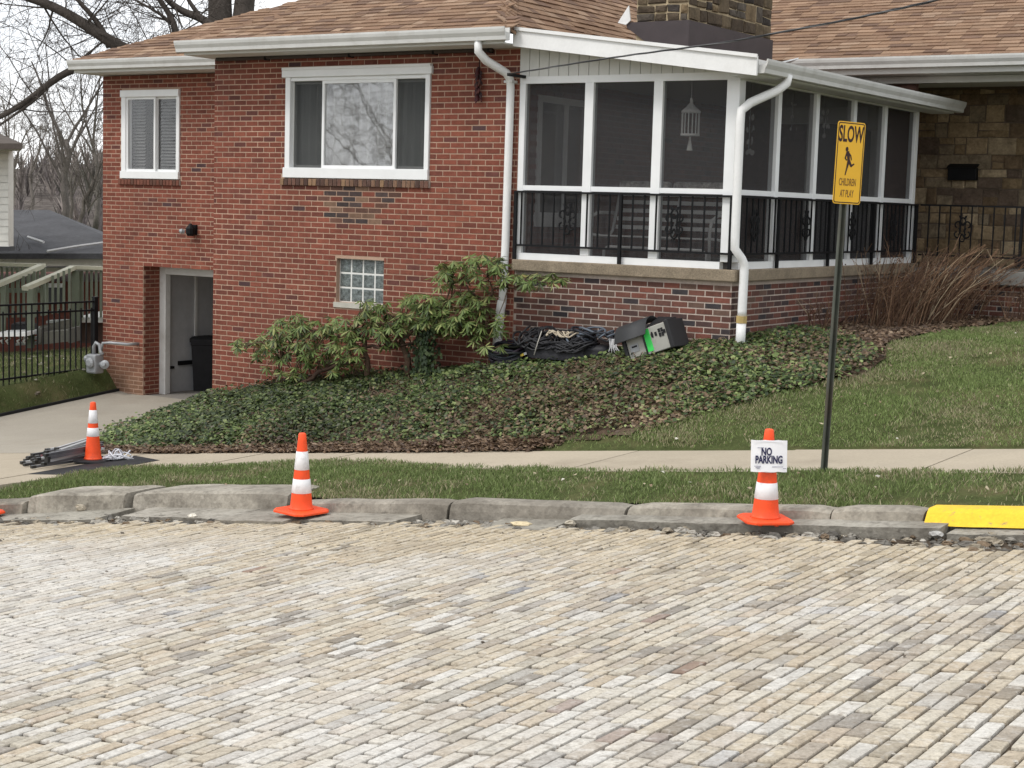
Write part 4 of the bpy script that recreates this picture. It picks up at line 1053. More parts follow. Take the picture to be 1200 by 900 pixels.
# ================================================================== STREET THINGS
EX = np.array((CX[0], CX[1], 0)); EX /= np.linalg.norm(EX)      # across the view
EY = np.array((CF[0], CF[1], 0)); EY /= np.linalg.norm(EY)      # away from the camera
EZ = np.array((0, 0, 1.))
def lift(p, z): return (p[0], p[1], z)
def cone(name, P, Hh, fr, basecol, label, rot=.4, rb=.098, grp='orange traffic cones with two white collars', half=.19):
    t = thing('traffic_cone', label, 'traffic cone', P, grp)
    P = np.array(P, float); c, s = math.cos(rot), math.sin(rot)
    b = MB(); ring = lambda k, z, ch: [(P[0] + (x * c - y * s) * k, P[1] + (x * s + y * c) * k, P[2] + z) for x, y in
        ((-half, -half + ch), (-half + ch, -half), (half - ch, -half), (half, -half + ch), (half, half - ch), (half - ch, half), (-half + ch, half), (-half, half - ch))]
    R0, R1, R2 = ring(1, .008, .05), ring(1.0, .022, .05), ring(.93, .034, .05)
    vs_ = R0 + R1 + R2
    b.add(vs_, [(i, (i + 1) % 8, 8 + (i + 1) % 8, 8 + i) for i in range(8)] + [(8 + i, 8 + (i + 1) % 8, 16 + (i + 1) % 8, 16 + i) for i in range(8)] + [tuple(range(8))[::-1], tuple(range(16, 24))])
    for q in range(8):
        a = q * math.pi / 4 + .2; x, y = .15 * math.cos(a), .15 * math.sin(a); b.box(P[0] + x - .012, P[0] + x + .012, P[1] + y - .012, P[1] + y + .012, P[2] - .004, P[2] + .009)
    b.build('base', basecol, t)
    rt = .031; z0, z1 = .034, Hh
    rad = lambda z: rb + (rt - rb) * (z - z0) / (z1 - z0)
    b = MB(); b.lathe(P, [(rb + .012, z0 - .002), (rb + .004, z0 + .012)] + [(rad(z), z) for z in np.linspace(z0 + .02, z1 - .01, 12)] + [(rt - .004, z1 - .003), (rt - .012, z1)], 28)
    b.build('body', M['orange'], t, True)
    for f0, f1 in fr:
        za, zb = z1 - f1 * (z1 - z0), z1 - f0 * (z1 - z0)
        b = MB(); b.lathe(P, [(rad(za) + .0004, za), (rad(za) + .0028, za + .002), (rad(zb) + .0028, zb - .002), (rad(zb) + .0004, zb)], 28, cap=False); b.build('collar', M['collar'], t, True)
    return t
FR = [(.24, .48), (.60, .785)]
pR = onv(897, 604, -6.25); pR[2] = float(zr(pR[0])) + .056
cone('c', pR, .668, FR, M['orange'], 'orange cone in the gutter with a paper sign wrapped round it', .75, half=.172)
pM = onv(353, 600, -6.30); pM[2] = float(zr(pM[0])) + .052
cone('c', pM, .69, FR, M['orange'], 'orange cone in front of the ivy bank, standing at the broken kerb joint', -.15)
pL = hit(109, 543); pL[2] = float(zr(pL[0])) + .20
cone('c', pL, .70, [(.14, .37), (.45, .60)], M['rubber'], 'orange cone with black base beside the stacked stand poles', .5, half=.2)
p4 = onv(-24, 603, -6.75); p4[2] = float(zr(p4[0])) + .03
cone('c', p4, .69, FR, M['orange'], 'orange cone of which only a base corner shows below the driveway', .3)

# paper notice on the right cone
def frame_of(right, up):
    right = np.array(right, float); right /= np.linalg.norm(right); up = np.array(up, float); up -= right * (up @ right); up /= np.linalg.norm(up)
    return right, up, np.cross(right, up)
def text(body, size, P, right, up, m, parent, sx=1.0, bold=0.0, ext=.0006, name='lettering'):
    cu = bpy.data.curves.new(name, 'FONT'); cu.body = body; cu.size = size; cu.align_x = 'CENTER'; cu.align_y = 'CENTER'; cu.extrude = ext; cu.offset = bold; cu.resolution_u = 4
    cu.materials.append(m); tmp = bpy.data.objects.new(name, cu); C.objects.link(tmp); dg_ = bpy.context.evaluated_depsgraph_get(); me = bpy.data.meshes.new_from_object(tmp.evaluated_get(dg_)); bpy.data.objects.remove(tmp); me.name = name
    o = bpy.data.objects.new(name, me); C.objects.link(o); o.parent = parent
    r_, u_, n_ = frame_of(right, up); mm_ = Matrix.Identity(4)
    for q, vec in enumerate((r_ * sx, u_, n_)):
        for k in range(3): mm_[k][q] = vec[k]
    mm_.translation = Vector(P) - (wloc(parent) if parent else Vector()); o.matrix_local = mm_; return o
toC = -EY
Pp = np.array(pR) + toC * .085 + EZ * (.668 * .725) - EX * .004
rt_ = EX * 1.0 + EY * .12; up_ = EZ + EY * .10
r_, u_, n_ = frame_of(rt_, up_)
sg = thing('paper_sign', 'white paper sign reading NO PARKING taped on the right-hand cone', 'sign', tuple(Pp - u_ * .115))
b = MB(); wv, hv = .131, .112; nn_ = 8; vs_ = []
for q in range(nn_ + 1):
    x = -wv + 2 * wv * q / nn_; bow = -.012 * (x / wv) ** 2
    for y in (-hv, hv): vs_.append(Pp + r_ * x + u_ * (y + (.003 if q % 3 == 0 else 0)) + n_ * bow)
k = len(vs_); vs_ += [p - n_ * .003 for p in vs_]
b.add(vs_, [(2 * q, 2 * q + 2, 2 * q + 3, 2 * q + 1) for q in range(nn_)] + [(k + 2 * q + 1, k + 2 * q + 3, k + 2 * q + 2, k + 2 * q) for q in range(nn_)] + [(2 * q + 1, 2 * q + 3, k + 2 * q + 3, k + 2 * q + 1) for q in range(nn_)] + [(k + 2 * q, k + 2 * q + 2, 2 * q + 2, 2 * q) for q in range(nn_)])
b.build('sheet', M['paper'], sg)
f_ = n_ * .0022
text('NO', .074, Pp + f_ - r_ * .022 + u_ * .030, r_, u_, M['blue_ink'], sg, .66, .0026)
text('PARKING', .074, Pp + f_ - r_ * .004 - u_ * .026, r_, u_, M['blue_ink'], sg, .64, .0026)
b = MB()
def strip(x0, x1, y): b.prism([Pp + n_ * .0012 + r_ * x + u_ * yy for x, yy in ((x0, y - .002), (x1, y - .002), (x1, y + .002), (x0, y + .002))], n_ * .0006)
strip(-.088, -.04, .060); strip(.098, .122, -.086)
for x0, x1, y in ((-.11, -.06, -.070), (-.10, -.065, -.078), (.02, .10, -.074), (-.09, -.07, -.086)): strip(x0, x1, y)
b.build('small_print', mat('print_grey', (.25, .25, .32), rough=.7), sg)
b = MB(); b.prism([Pp + r_ * x + u_ * y + n_ * .002 for x, y in ((-.125, .105), (.105, .098), (.105, .103), (-.125, .111))], n_ * .001); b.build('staple_fold', M['paper'], sg)
# the cord tied to it
b = MB()

# ---- street sign
sb = onv(968, 558, -4.54); sb = np.array((sb[0], -4.54, float(H(sb[0], -4.54)) - .02))
st = thing('street_sign', 'yellow sign reading SLOW CHILDREN AT PLAY on a green steel post', 'street sign', tuple(sb))
su = sb[0]
th_ = math.radians(-22)
def sgn(o):            # turned a little towards the street
    o.matrix_local = Matrix.Rotation(th_, 4, 'Z') @ o.matrix_local; return o
b = MB()
pr_ = [(-.03, -.012), (-.02, -.012), (-.012, .014), (.012, .014), (.02, -.012), (.03, -.012), (.03, -.004), (.024, -.004), (.016, .022), (-.016, .022), (-.024, -.004), (-.03, -.004)]
vs_ = [(su + dy - .03, -4.54 + dx, z) for z in (sb[2] - .2, 1.36) for dx, dy in [(p[0], -p[1]) for p in pr_]]; n = 12
b.add(vs_, [(i, (i + 1) % n, n + (i + 1) % n, n + i) for i in range(n)] + [tuple(range(n))[::-1], tuple(range(n, 2 * n))])
b.build('post', M['post'], st)
z0, z1, hw = .755, 1.40, .155
def rrect(hw, z0, z1, r, n=5):
    o_ = []
    for cx_, cz_, a0_ in ((hw - r, z0 + r, -90), (hw - r, z1 - r, 0), (-hw + r, z1 - r, 90), (-hw + r, z0 + r, 180)):
        for k in range(n + 1): a = math.radians(a0_ + 90 * k / n); o_.append((cx_ + r * math.cos(a), cz_ + r * math.sin(a)))
    return o_
xs0 = su + .004
b = MB(); b.prism([(xs0, -4.54 + y, z) for y, z in rrect(hw, z0, z1, .025)], (.003, 0, 0)); b.build('plate', M['sign_yellow'], st)
b = MB()                                       # the black border line
o1, o2 = rrect(hw - .008, z0 + .008, z1 - .008, .02), rrect(hw - .016, z0 + .016, z1 - .016, .014); n = len(o1); x = xs0 + .0034
vs_ = [(x, -4.54 + y, z) for y, z in o1 + o2] + [(x + .0006, -4.54 + y, z) for y, z in o1 + o2]
fs_ = []
for i in range(n):
    j_ = (i + 1) % n; fs_ += [(2 * n + i, 2 * n + j_, 3 * n + j_, 3 * n + i), (i, j_, 2 * n + j_, 2 * n + i), (n + j_, n + i, 3 * n + i, 3 * n + j_)]
b.add(vs_, fs_); b.build('border', M['ink'], st)
rv, uz = (0, 1, 0), (0, 0, 1); cx0 = xs0 + .0036
text('SLOW', .175, (cx0, -4.54 + .0, 1.298), rv, uz, M['ink'], st, .56, .0045)
text('CHILDREN', .080, (cx0, -4.54 - .005, .925), rv, uz, M['faded_ink'], st, .50, .0012)
text('AT PLAY', .080, (cx0, -4.54 - .005, .835), rv, uz, M['faded_ink'], st, .50, .0012)
b = MB()
def limb2(pts, w0, w1):
    n = len(pts)
    for i in range(n - 1):
        (a, c), (e, g) = pts[i], pts[i + 1]; d = np.array((e - a, g - c)); L_ = np.linalg.norm(d); q = np.array((-d[1], d[0])) / L_
        wa, wb_ = w0 + (w1 - w0) * i / (n - 1), w0 + (w1 - w0) * (i + 1) / (n - 1); d = d / L_ * .004
        P4 = [(a - d[0] + q[0] * wa, c - d[1] + q[1] * wa), (a - d[0] - q[0] * wa, c - d[1] - q[1] * wa), (e + d[0] - q[0] * wb_, g + d[1] - q[1] * wb_), (e + d[0] + q[0] * wb_, g + d[1] + q[1] * wb_)]
        b.prism([(cx0 + .0001 * (len(b.f) % 7), -4.54 + y, z) for y, z in P4[::-1]], (.0006, 0, 0))
hd = [(-.036 + .016 * math.cos(k * .628), 1.185 + .019 * math.sin(k * .628)) for k in range(10)]
b.prism([(cx0, -4.54 + y, z) for y, z in hd], (.0006, 0, 0))
limb2([(-.026, 1.165), (-.016, 1.13), (-.008, 1.085)], .016, .014)
limb2([(-.034, 1.155), (-.050, 1.115), (-.034, 1.10)], .008, .006)
limb2([(-.014, 1.155), (.010, 1.135), (.020, 1.105)], .008, .006)
limb2([(-.010, 1.09), (-.022, 1.045), (-.038, .985)], .013, .005)
limb2([(-.002, 1.09), (.022, 1.055), (.052, 1.072)], .013, .006)
b.build('running_figure', M['ink'], st)

_loc = st.location.copy(); st.matrix_world = Matrix.Translation(_loc) @ Matrix.Rotation(math.radians(1.25), 4, Vector(EY)) @ Matrix.Rotation(th_, 4, 'Z')
# ---- stand poles, mat and leads left of the driveway
mp_ = [hit(17, 556), hit(95, 557), hit(187, 541), hit(150, 535)]
b = MB(); b.prism([lift(p, float(zr(p[0])) + .185 + .012 * (p[1] + 3.6) / .8 + .006) for p in mp_], (0, 0, .006)); tag(b.build('rubber_mat', M['rubber']), 'thin black rubber mat lying on the pavement under the stand poles', 'mat')
z_at = lambda p: float(zr(p[0])) + .205
PC = [((.10, .10, .11), 3), ((.40, .41, .42), 4), ((.04, .04, .045), 3), ((.20, .17, .17), 1), ((.16, .03, .04), .6)]
g_ = 'poles stacked flat on the black mat'
for i in range(24):
    lay = i // 5; x0 = rnd.uniform(24, 44) + lay * 7; x1 = rnd.uniform(98, 122)
    py0, py1 = 551 - (i % 5) * 2.6, 540 - (i % 5) * 2.6
    A, B_ = hit(x0, py0), hit(x1, py1); A[2] = z_at(A) + .012 + lay * .034; B_[2] = z_at(B_) + .02 + lay * .038
    b = MB(); col = pal(PC)
    b.bar(A, B_, rnd.uniform(.03, .045), rnd.uniform(.022, .036), col=col)
    d = (B_ - A) / np.linalg.norm(B_ - A)
    b.bar(A - d * .02, A + d * .035, .044, .034, col=(.03, .03, .03))
    tag(b.build('stand_pole', M['attr_gloss']), 'dark metal stand pole lying in the flat stack on the black mat', 'pole', g_)
lead = thing('white_lead', 'tangled white power lead lying right of the left cone', 'cable', tuple(hit(135, 541)))
b = MB(); base = hit(133, 541)
for k in range(9):
    pts = []; ph = rnd.uniform(0, 6.28); cx_ = rnd.uniform(-.05, .12); rx, ry = rnd.uniform(.05, .15), rnd.uniform(.05, .14)
    for q in range(16):
        a = ph + q * .36; p = base + EX * (cx_ + rx * math.cos(a)) + EY * (ry * math.sin(a)); p[2] = float(zr(p[0])) + .215 + .014 * k * (.5 + .5 * math.sin(a * 2.3 + k)); pts.append(p)
    b.tube(pts, .008, 6, (.66, .66, .70))
b.build('cord', M['attr'], lead, True)
b = MB()
for k in range(4): p = base + EX * (.02 + .06 * k) + EZ * (.10 - .02 * k); b.bar(p, p + EX * .07 + EY * .02 - EZ * .03, .03, .03, col=(.7, .7, .72))
b.build('plug', M['attr'], lead)
rag = MB(); P = onv(32, 598, -6.3); P[2] = float(zr(P[0])) + .05; stone(rag, P, .075, (.55, .56, .58), .4); tag(rag.build('crumpled_paper', M['attr_rough']), 'crumpled white paper in the gutter by the driveway', 'litter')

# ---- gear against the porch wall
def on_ground(u, v, dz=0): return np.array((u, v, float(H(u, v)) + dz))
def coil(name, c, r, n, th, col, label, tilt=(0, 0, 1), sq=.8, hgt=.2, grp=None, cols=None):
    t = thing(name, label, 'cable', tuple(c)); ax = np.array(tilt, float); ax /= np.linalg.norm(ax)
    e1 = np.cross(ax, (0, 1, .1)); e1 /= np.linalg.norm(e1); e2 = np.cross(ax, e1)
    b = MB()
    for k in range(n):
        rr = r * rnd.uniform(.78, 1.08); ph = rnd.uniform(0, 6.28); off = ax * (hgt * k / n + rnd.uniform(-.02, .02)) + e1 * rnd.uniform(-.03, .03)
        pts = [np.array(c) + off + e1 * rr * math.cos(a + ph) + e2 * rr * sq * math.sin(a + ph) + ax * .02 * math.sin(3 * a + k) for a in np.linspace(0, 6.1, 22)]
        b.tube(pts, th * rnd.uniform(.8, 1.1), 6, (cols and rnd.choice(cols)) or tuple(x * rnd.uniform(.7, 1.4) for x in col))
    b.build('loops', M['attr'], t, True); return t
cA = on_ground(V(597, 432, -.35)[0], -.35, .05)
coil('cable_coil', cA + (0, 0, .03), .23, 18, .016, (.018, .018, .02), 'round coil of black cable at the foot of the downpipe', (0, -.25, 1), .9, .16)
cB = on_ground(V(628, 425, -.35)[0], -.35, .04)
t = thing('cable_bag', 'black mesh bag heaped with cables and pale rope against the porch wall', 'bag', tuple(cB))
def soft_box(c, hx, hy, hz, seed, col, n=7):
    """a slumped cloth bag: an inflated, dented box"""
    vs_ = []; fs_ = []
    for zi, zf in enumerate(np.linspace(0, 1, n)):
        for k in range(20):
            a = k / 20 * 6.283; sx = np.sign(math.cos(a)) * abs(math.cos(a)) ** .55; sy = np.sign(math.sin(a)) * abs(math.sin(a)) ** .55
            sw = (1.0 + .10 * math.sin(zf * 3.1)) * (1 - .12 * zf); nz = mnoise.noise(Vector((a * 1.4, zf * 2.4, seed))) * .14
            vs_.append((c[0] + hx * sx * (sw + nz), c[1] + hy * sy * (sw + nz), c[2] + hz * zf * (1 + .25 * mnoise.noise(Vector((sx * 1.5, sy, seed + 5)))) - .04))
    for i in range(n - 1):
        for k in range(20): fs_.append((i * 20 + k, i * 20 + (k + 1) % 20, (i + 1) * 20 + (k + 1) % 20, (i + 1) * 20 + k))
    m_ = len(vs_); vs_.append((c[0], c[1], c[2] + hz * .78)); fs_ += [((n - 1) * 20 + k, (n - 1) * 20 + (k + 1) % 20, m_) for k in range(20)]
    b = MB(); b.add(vs_, fs_, col); return b
cBag = on_ground(V(660, 415, -.32)[0], -.32, .06)
soft_box(cBag, .46, .2, .17, 3.3, (.016, .016, .02)).build('bag', M['attr'], t, True)
b = MB()
for k in range(44):
    pts = []; cx_ = rnd.uniform(-.50, .42); ph = rnd.uniform(0, 6.28); rx = rnd.uniform(.08, .2)
    for q in range(14): a = ph + q * .42; pts.append(cBag + np.array((cx_ + rx * math.cos(a), -.08 + .16 * math.sin(a) * rnd.uniform(.9, 1.1), .17 - .07 * math.sin(a + 3.14) + .05 * math.sin(a * 1.7 + k) + .012 * (k % 4))))
    b.tube(pts, .012, 6, (.017, .017, .02))
b.build('cable', M['attr'], t, True)
b = MB()
for k in range(7):
    cx_ = rnd.uniform(-.12, .22); ph = rnd.uniform(0, 6.28); pts = [cBag + np.array((cx_ + .07 * math.cos(ph + q * .5), -.10 + .06 * math.sin(ph + q * .5), .26 + .03 * math.sin(q * .9 + k))) for q in range(10)]
    b.tube(pts, .010, 6, (.50, .43, .33))
b.tube([cBag + np.array((-.18, -.21, .29)), cBag + np.array((-.2, -.26, .15)), cBag + np.array((-.24, -.27, 0))], .007, 5, (.42, .4, .36))
b.build('rope', M['attr_rough'], t, True)
cC = on_ground(V(702, 415, -.3)[0], -.30, .05)
t = thing('soft_bag', 'black slumped bag with loose cable ends left of the grey power box', 'bag', tuple(cC))
soft_box(cC, .22, .18, .14, 8.1, (.014, .014, .018)).build('bag', M['attr'], t, True)
b = MB()
for k in range(12):
    pts = []; cx_ = rnd.uniform(-.25, .2); ph = rnd.uniform(0, 6.28); rx = rnd.uniform(.08, .18)
    for q in range(14): a = ph + q * .42; pts.append(cC + np.array((cx_ + rx * math.cos(a), -.10 + .12 * math.sin(a), .10 + .09 * abs(math.sin(a * .8 + k)) + .01 * k)))
    b.tube(pts, .013, 6, rnd.choice([(.016, .016, .02), (.02, .022, .03), (.10, .12, .15)]))
b.build('cable', M['attr'], t, True)
b = MB()
for k in range(5):
    p0 = cC + np.array((.17 + .02 * k, -.12, .16)); b.tube([p0, p0 + (.06, -.05, .03), p0 + (.09, -.07, -.06), p0 + (.08 + .02 * k, -.09, -.12)], .008, 6, (.55, .55, .56))
b.build('plug', M['attr'], t, True)
b = MB()
for k in range(4): p0 = cA + np.array((.22 + .05 * k, -.1, .10 + .02 * (k % 2))); b.bar(p0, p0 + (.05, .02, .02), .03, .03, col=rnd.choice([(.6, .6, .6), (.6, .45, .06)]))
tag(b.build('cable_plugs', M['attr']), 'pale plug ends lying beside the round cable coil', 'plug')

# power distribution box, tipped on the slope
bx = thing('power_box', 'grey power box under a black rain flap with a bright green label', 'power box', tuple(on_ground(V(762, 415, -.45)[0], -.45)))
A = np.array(onv(740, 424, -.62)); D = np.array(onv(787, 408, -.62)); xr = D - A; Lx = np.linalg.norm(xr); xr /= Lx
yb = np.array((0, 1, .0)); zu = np.cross(xr, yb); zu /= np.linalg.norm(zu); yb = np.cross(zu, xr)
O = A + zu * .012
bp = lambda x, y, z: O + xr * x + yb * y + zu * z
def obox(b, x0, x1, y0, y1, z0, z1, col=None):
    v = [bp(x, y, z) for z in (z0, z1) for x, y in ((x0, y0), (x1, y0), (x1, y1), (x0, y1))]
    return b.add(v, [(3, 2, 1, 0), (4, 5, 6, 7), (0, 1, 5, 4), (1, 2, 6, 5), (2, 3, 7, 6), (3, 0, 4, 7)], col)
gm = mat('grey_enamel', (.36, .355, .32), rough=.5, n1=(6, .08), tint=(7, (.16, .15, .13), .58, .85, .6))
b = MB(); obox(b, 0, Lx, 0, .34, .0, .30); b.build('body', gm, bx, bevel=.01)
b = MB()
for x0, x1 in ((-.045, .0), (Lx * .42, Lx * .455), (Lx, Lx + .055)): b = MB(); obox(b, x0 + .001, x1 - .001, -.022, .36, -.01, .315, (.018, .018, .02)); b.build('bumper', M['attr'], bx, bevel=.008)
b = MB(); obox(b, Lx * .46, Lx * .60, -.004, .0, .03, .285); b.build('label', mat('green_label', (.06, .68, .12), rough=.55), bx)
b = MB()
for i in range(3): obox(b, Lx * (.64 + .0 * i), Lx * .67, -.006, .0, .17 - .0 * i, .235)
for i, (x, z) in enumerate(((.65, .20), (.74, .20), (.835, .225), (.90, .225), (.835, .175), (.90, .175), (.95, .20))):
    obox(b, Lx * x - .014, Lx * x + .014, -.007, -.0005, z - .022, z + .022)
b.build('socket', M['rubber'], bx)
b = MB(); obox(b, Lx * .07, Lx * .27, -.006, -.0, .08, .17); b.build('hatch', M['grey_steel'], bx)
b = MB(); obox(b, Lx * .11, Lx * .24, -.010, -.0065, .13, .15); b.build('hatch_slot', M['rubber'], bx)
b = MB(); n = 12; vs_ = []        # a curved flap over the top
for k in range(n + 1):
    t_ = k / n; yy = -.10 + .46 * t_; zz = .30 + .13 * math.sin(min(1, t_ * 1.25) * 2.4) - (.07 if t_ < .2 else 0) * (1 - t_ * 5)
    for x in (-.10, Lx * .60): vs_.append(bp(x + .02 * t_, yy, zz))
kk = len(vs_); vs_ += [p - zu * .006 for p in vs_]
b.add(vs_, [(2 * q, 2 * q + 1, 2 * q + 3, 2 * q + 2) for q in range(n)] + [(kk + 2 * q + 2, kk + 2 * q + 3, kk + 2 * q + 1, kk + 2 * q) for q in range(n)] + [(2 * q + 1, kk + 2 * q + 1, kk + 2 * q + 3, 2 * q + 3) for q in range(n)] + [(2 * q, 2 * q + 2, kk + 2 * q + 2, kk + 2 * q) for q in range(n)] + [(0, kk, kk + 1, 1)])
b.build('rain_flap', mat('flap', (.035, .036, .038), rough=.65, n1=(5, .2)), bx, True)
b = MB(); vs_ = [bp(Lx * .58, .0, .30), bp(Lx * .62, .30, .40), bp(Lx * .98, .34, .33), bp(Lx * 1.02, .02, .305)]; b.prism(vs_, zu * .012); b.build('lid', M['rubber'], bx)

# ---- things fixed to the house
lp = onv(229, 270, 2.3)
t = thing('wall_lamp', 'small black lamp above the garage doorway', 'lamp', tuple(lp))
b = MB(); b.box(lp[0] - .05, lp[0] + .05, 2.26, 2.3, lp[2] - .07, lp[2] + .09); b.build('bracket', M['black'], t, bevel=.008)
b = MB(); b.lathe((lp[0], 2.19, lp[2] - .09), [(.05, 0), (.075, .04), (.08, .12), (.04, .17), (.015, .2)], 10); b.build('lantern', M['black'], t)
b = MB(); b.lathe((lp[0] - .12, 2.18, lp[2] - .03), [(.03, 0), (.045, .05), (.02, .09)], 10, axis=(-.6, -.6, .2)); b.build('sensor', M['grey_steel'], t)
P = onv(1130, 203, 7.78)
t = thing('mailbox', 'black mailbox fixed to the dark stone wall', 'mailbox', tuple(P - EZ * .1))
b = MB(); b.box(P[0] - .22, P[0] + .22, 7.66, 7.77, P[2] - .11, P[2] + .08); b.build('box', M['black'], t, bevel=.012)
b = MB(); b.prism([(P[0] - .23, 7.775, P[2] + .13), (P[0] + .23, 7.775, P[2] + .13), (P[0] + .23, 7.63, P[2] + .07), (P[0] - .23, 7.63, P[2] + .07)], (0, 0, .012)); b.build('lid', M['black'], t)
# gas meter
gp = onv(114, 425, 1.9)
t = thing('gas_meter', 'grey gas meter with bent pipes at the corner of the house', 'gas meter', (gp[0], gp[1], gp[2] - .15))
b = MB(); b.box(gp[0] - .17, gp[0] + .06, 1.80, 2.0, gp[2] - .18, gp[2] + .14); b.build('case', M['grey_steel'], t, bevel=.03)
b = MB(); b.lathe((gp[0] - .05, 1.80, gp[2] + .0), [(.09, 0), (.09, .03), (.05, .05)], 12, axis=(0, -1, 0)); b.lathe((gp[0] - .15, 1.9, gp[2] + .05), [(.06, 0), (.06, .1), (.03, .12)], 10, axis=(-1, -.4, 0)); b.build('dial', M['grey_steel'], t, bevel=.004)
b = MB(); b.tube([(gp[0] - .08, 1.9, gp[2] + .12), (gp[0] - .08, 1.9, gp[2] + .26), (gp[0] - .03, 1.9, gp[2] + .33), (gp[0] + .03, 1.92, gp[2] + .30), (gp[0] + .06, 1.92, gp[2] + .18), (gp[0] + .1, 1.93, gp[2] + .14)], .032, 8)
b.tube([(gp[0] + .06, 1.92, gp[2] + .2), (gp[0] + .08, 1.95, gp[2] + .33), (gp[0] + .2, 2.0, gp[2] + .34), (gp[0] + .5, 2.1, gp[2] + .33), (gp[0] + .55, 2.32, gp[2] + .33)], .026, 8); b.build('pipe', M['grey_steel'], t, True)
b = MB(); b.lathe((gp[0] + .2, 1.90, gp[2] - .02), [(.05, 0), (.075, .03), (.075, .05), (.03, .08), (.03, .11)], 12, axis=(.5, -1, .2)); b.tube([(gp[0] + .05, 1.92, gp[2] - .02), (gp[0] + .2, 1.94, gp[2] - .02)], .05, 8); b.build('regulator', M['grey_steel'], t)
# bin inside the garage
bp_ = onv(239, 455, 3.6); bp_[2] = -2.635
t = thing('rubbish_bin', 'black rubbish bin just inside the garage doorway', 'bin', tuple(bp_))
b = MB(); b.lathe(bp_, [(.25, 0), (.31, .78), (.33, .8), (.33, .84)], 4); b.build('body', M['rubber'], t)
b = MB(); b.lathe(bp_ + EZ * .842, [(.35, 0), (.35, .05), (.28, .09)], 4); b.build('lid', M['rubber'], t)
# string of dark peppers by the downpipe
P = onv(562, 69, -.06)
t = thing('wall_hanging', 'string of dark red dried pods hanging under the eave', 'wall hanging', (P[0], -.06, P[2] - .5))
b = MB(); b.tube([(P[0], -.06, 2.565), (P[0], -.06, P[2] - .5)], .008, 5, (.05, .02, .02))
for k in range(44):
    z = P[2] - .1 - .40 * k / 44; a = rnd.uniform(0, 6.28); d = np.array((math.cos(a) * .05, -abs(math.sin(a)) * .05 - .01, -.03)); p0 = np.array((P[0], -.05, z)); b.tube([p0, p0 + d * .6, p0 + d * 1.1 + (0, 0, -.02)], [.012, .016, .005], 5, pal([((.07, .018, .02), 2), ((.04, .02, .022), 2), ((.09, .03, .02), 1)]))
b.build('pods', M['attr'], t, True)
# ---- inside the porch
P = onv(809, 150, .16); x = P[0]
t = thing('hanging_lantern', 'white wire cage lantern hanging behind the right front porch screen', 'lantern', (x, .16, onv(809, 176, .16)[2]))
zt_, zb_ = onv(810, 131, .16)[2], onv(807, 158, .16)[2]
b = MB()
for k in range(14):
    a = k * 6.283 / 14; b.tube([(x + .10 * math.cos(a), .16 + .10 * math.sin(a), zb_), (x + .10 * math.cos(a), .16 + .10 * math.sin(a), zt_)], .006, 4, (.80, .79, .76))
for z in (zb_, zt_): b.lathe((x, .16, z), [(.112, -.012), (.112, .012)], 16, (.80, .79, .76))
b.build('cage', M['attr'], t)
b = MB(); b.lathe((x, .16, zt_ + .012), [(.105, 0), (.05, .05), (.018, .09), (.018, .14)], 14, (.78, .77, .74)); b.build('cap', M['attr'], t)
b = MB(); b.lathe((x, .16, zb_ - .18), [(.035, 0), (.012, .12), (.012, .16)], 10, (.78, .77, .72)); b.build('tassel', M['attr'], t)
b = MB(); b.tube([(x, .16, zt_ + .12), (x, .16, 2.24)], .006, 5, (.5, .5, .5)); b.build('cord', M['attr'], t)
def shells(px, py0, py1, v, label, n, rr=.034):
    A = onu(px, py0, -.28); t = thing('shell_chime', label, 'wind chime', (-.28, A[1], onu(px, py1, -.28)[2]), 'shell chimes hanging in the porch')
    zt_, zb_ = A[2], onu(px, py1, -.28)[2]
    b = MB(); b.tube([(-.28, A[1], 2.24), (-.28, A[1], zb_)], .004, 4, (.4, .4, .4)); b.build('string', M['attr'], t)
    for k in range(n):
        z = zt_ + (zb_ - zt_) * k / max(1, n - 1)
        for dy in (-.07, .02, .08):
            b = MB(); b.lathe((-.28 + rnd.uniform(-.03, .03), A[1] + dy + rnd.uniform(-.02, .02), z + rnd.uniform(-.02, .02)), [(.003, -.003), (rr, 0), (.003, .003)], 9, (.42, .40, .39), axis=(1, rnd.uniform(-.5, .5), rnd.uniform(-.3, .3))); b.build('shell', M['attr'], t)
shells(879, 138, 178, -.28, 'shell chime hanging nearest the right downpipe behind the side screen', 4)
shells(929, 122, 152, -.28, 'faint shell chime hanging in the second side bay of the porch', 3, .02)
shells(967, 131, 158, -.28, 'shell chime hanging left of the yellow sign behind the porch screen', 4)
# glider bench
ga, gz = V(703, 252, 1.1); ge = V(846, 258, 1.1)[0]
t = thing('porch_glider', 'white framed metal glider bench behind the front porch screens', 'bench', ((ga + ge) / 2, 1.1, -.02))
wt = mat('bench_white', (.82, .82, .80), rough=.5)
for k in range(5):
    z = .42 + k * .105; b = MB(); b.box(ga + .12, ge - .05, 1.30 + .03 * k, 1.32 + .03 * k, z, z + .05); b.build('back_slat', wt, t)
for k in range(4): b = MB(); b.box(ga + .12, ge - .05, .86 + k * .11, .94 + k * .11, .33 - .004 * k, .345 - .004 * k); b.build('seat_slat', wt, t)
for x in (ga + .08, (ga + ge) / 2 + .1, ge - .04):
    b = MB(); b.tube([(x, 1.48, .95), (x, 1.30, .40), (x, 1.20, .32), (x, .82, .34)], .018, 8); b.build('frame', wt, t, True)
for x in (ga + .03, ge):
    b = MB(); b.tube([(x, 1.42, .62), (x, 1.0, .62), (x - .0, .82, .56), (x, .78, .40), (x, .80, .02)], .02, 8); b.build('arm', wt, t, True)
b = MB(); b.tube([(ga + .25, .80, .02), (ga + .25, .80, .16), (ga + .30, .80, .20), (ge - .1, .80, .20), (ge - .04, .80, .16), (ge - .04, .80, .02)], .018, 8); b.build('base', wt, t, True)
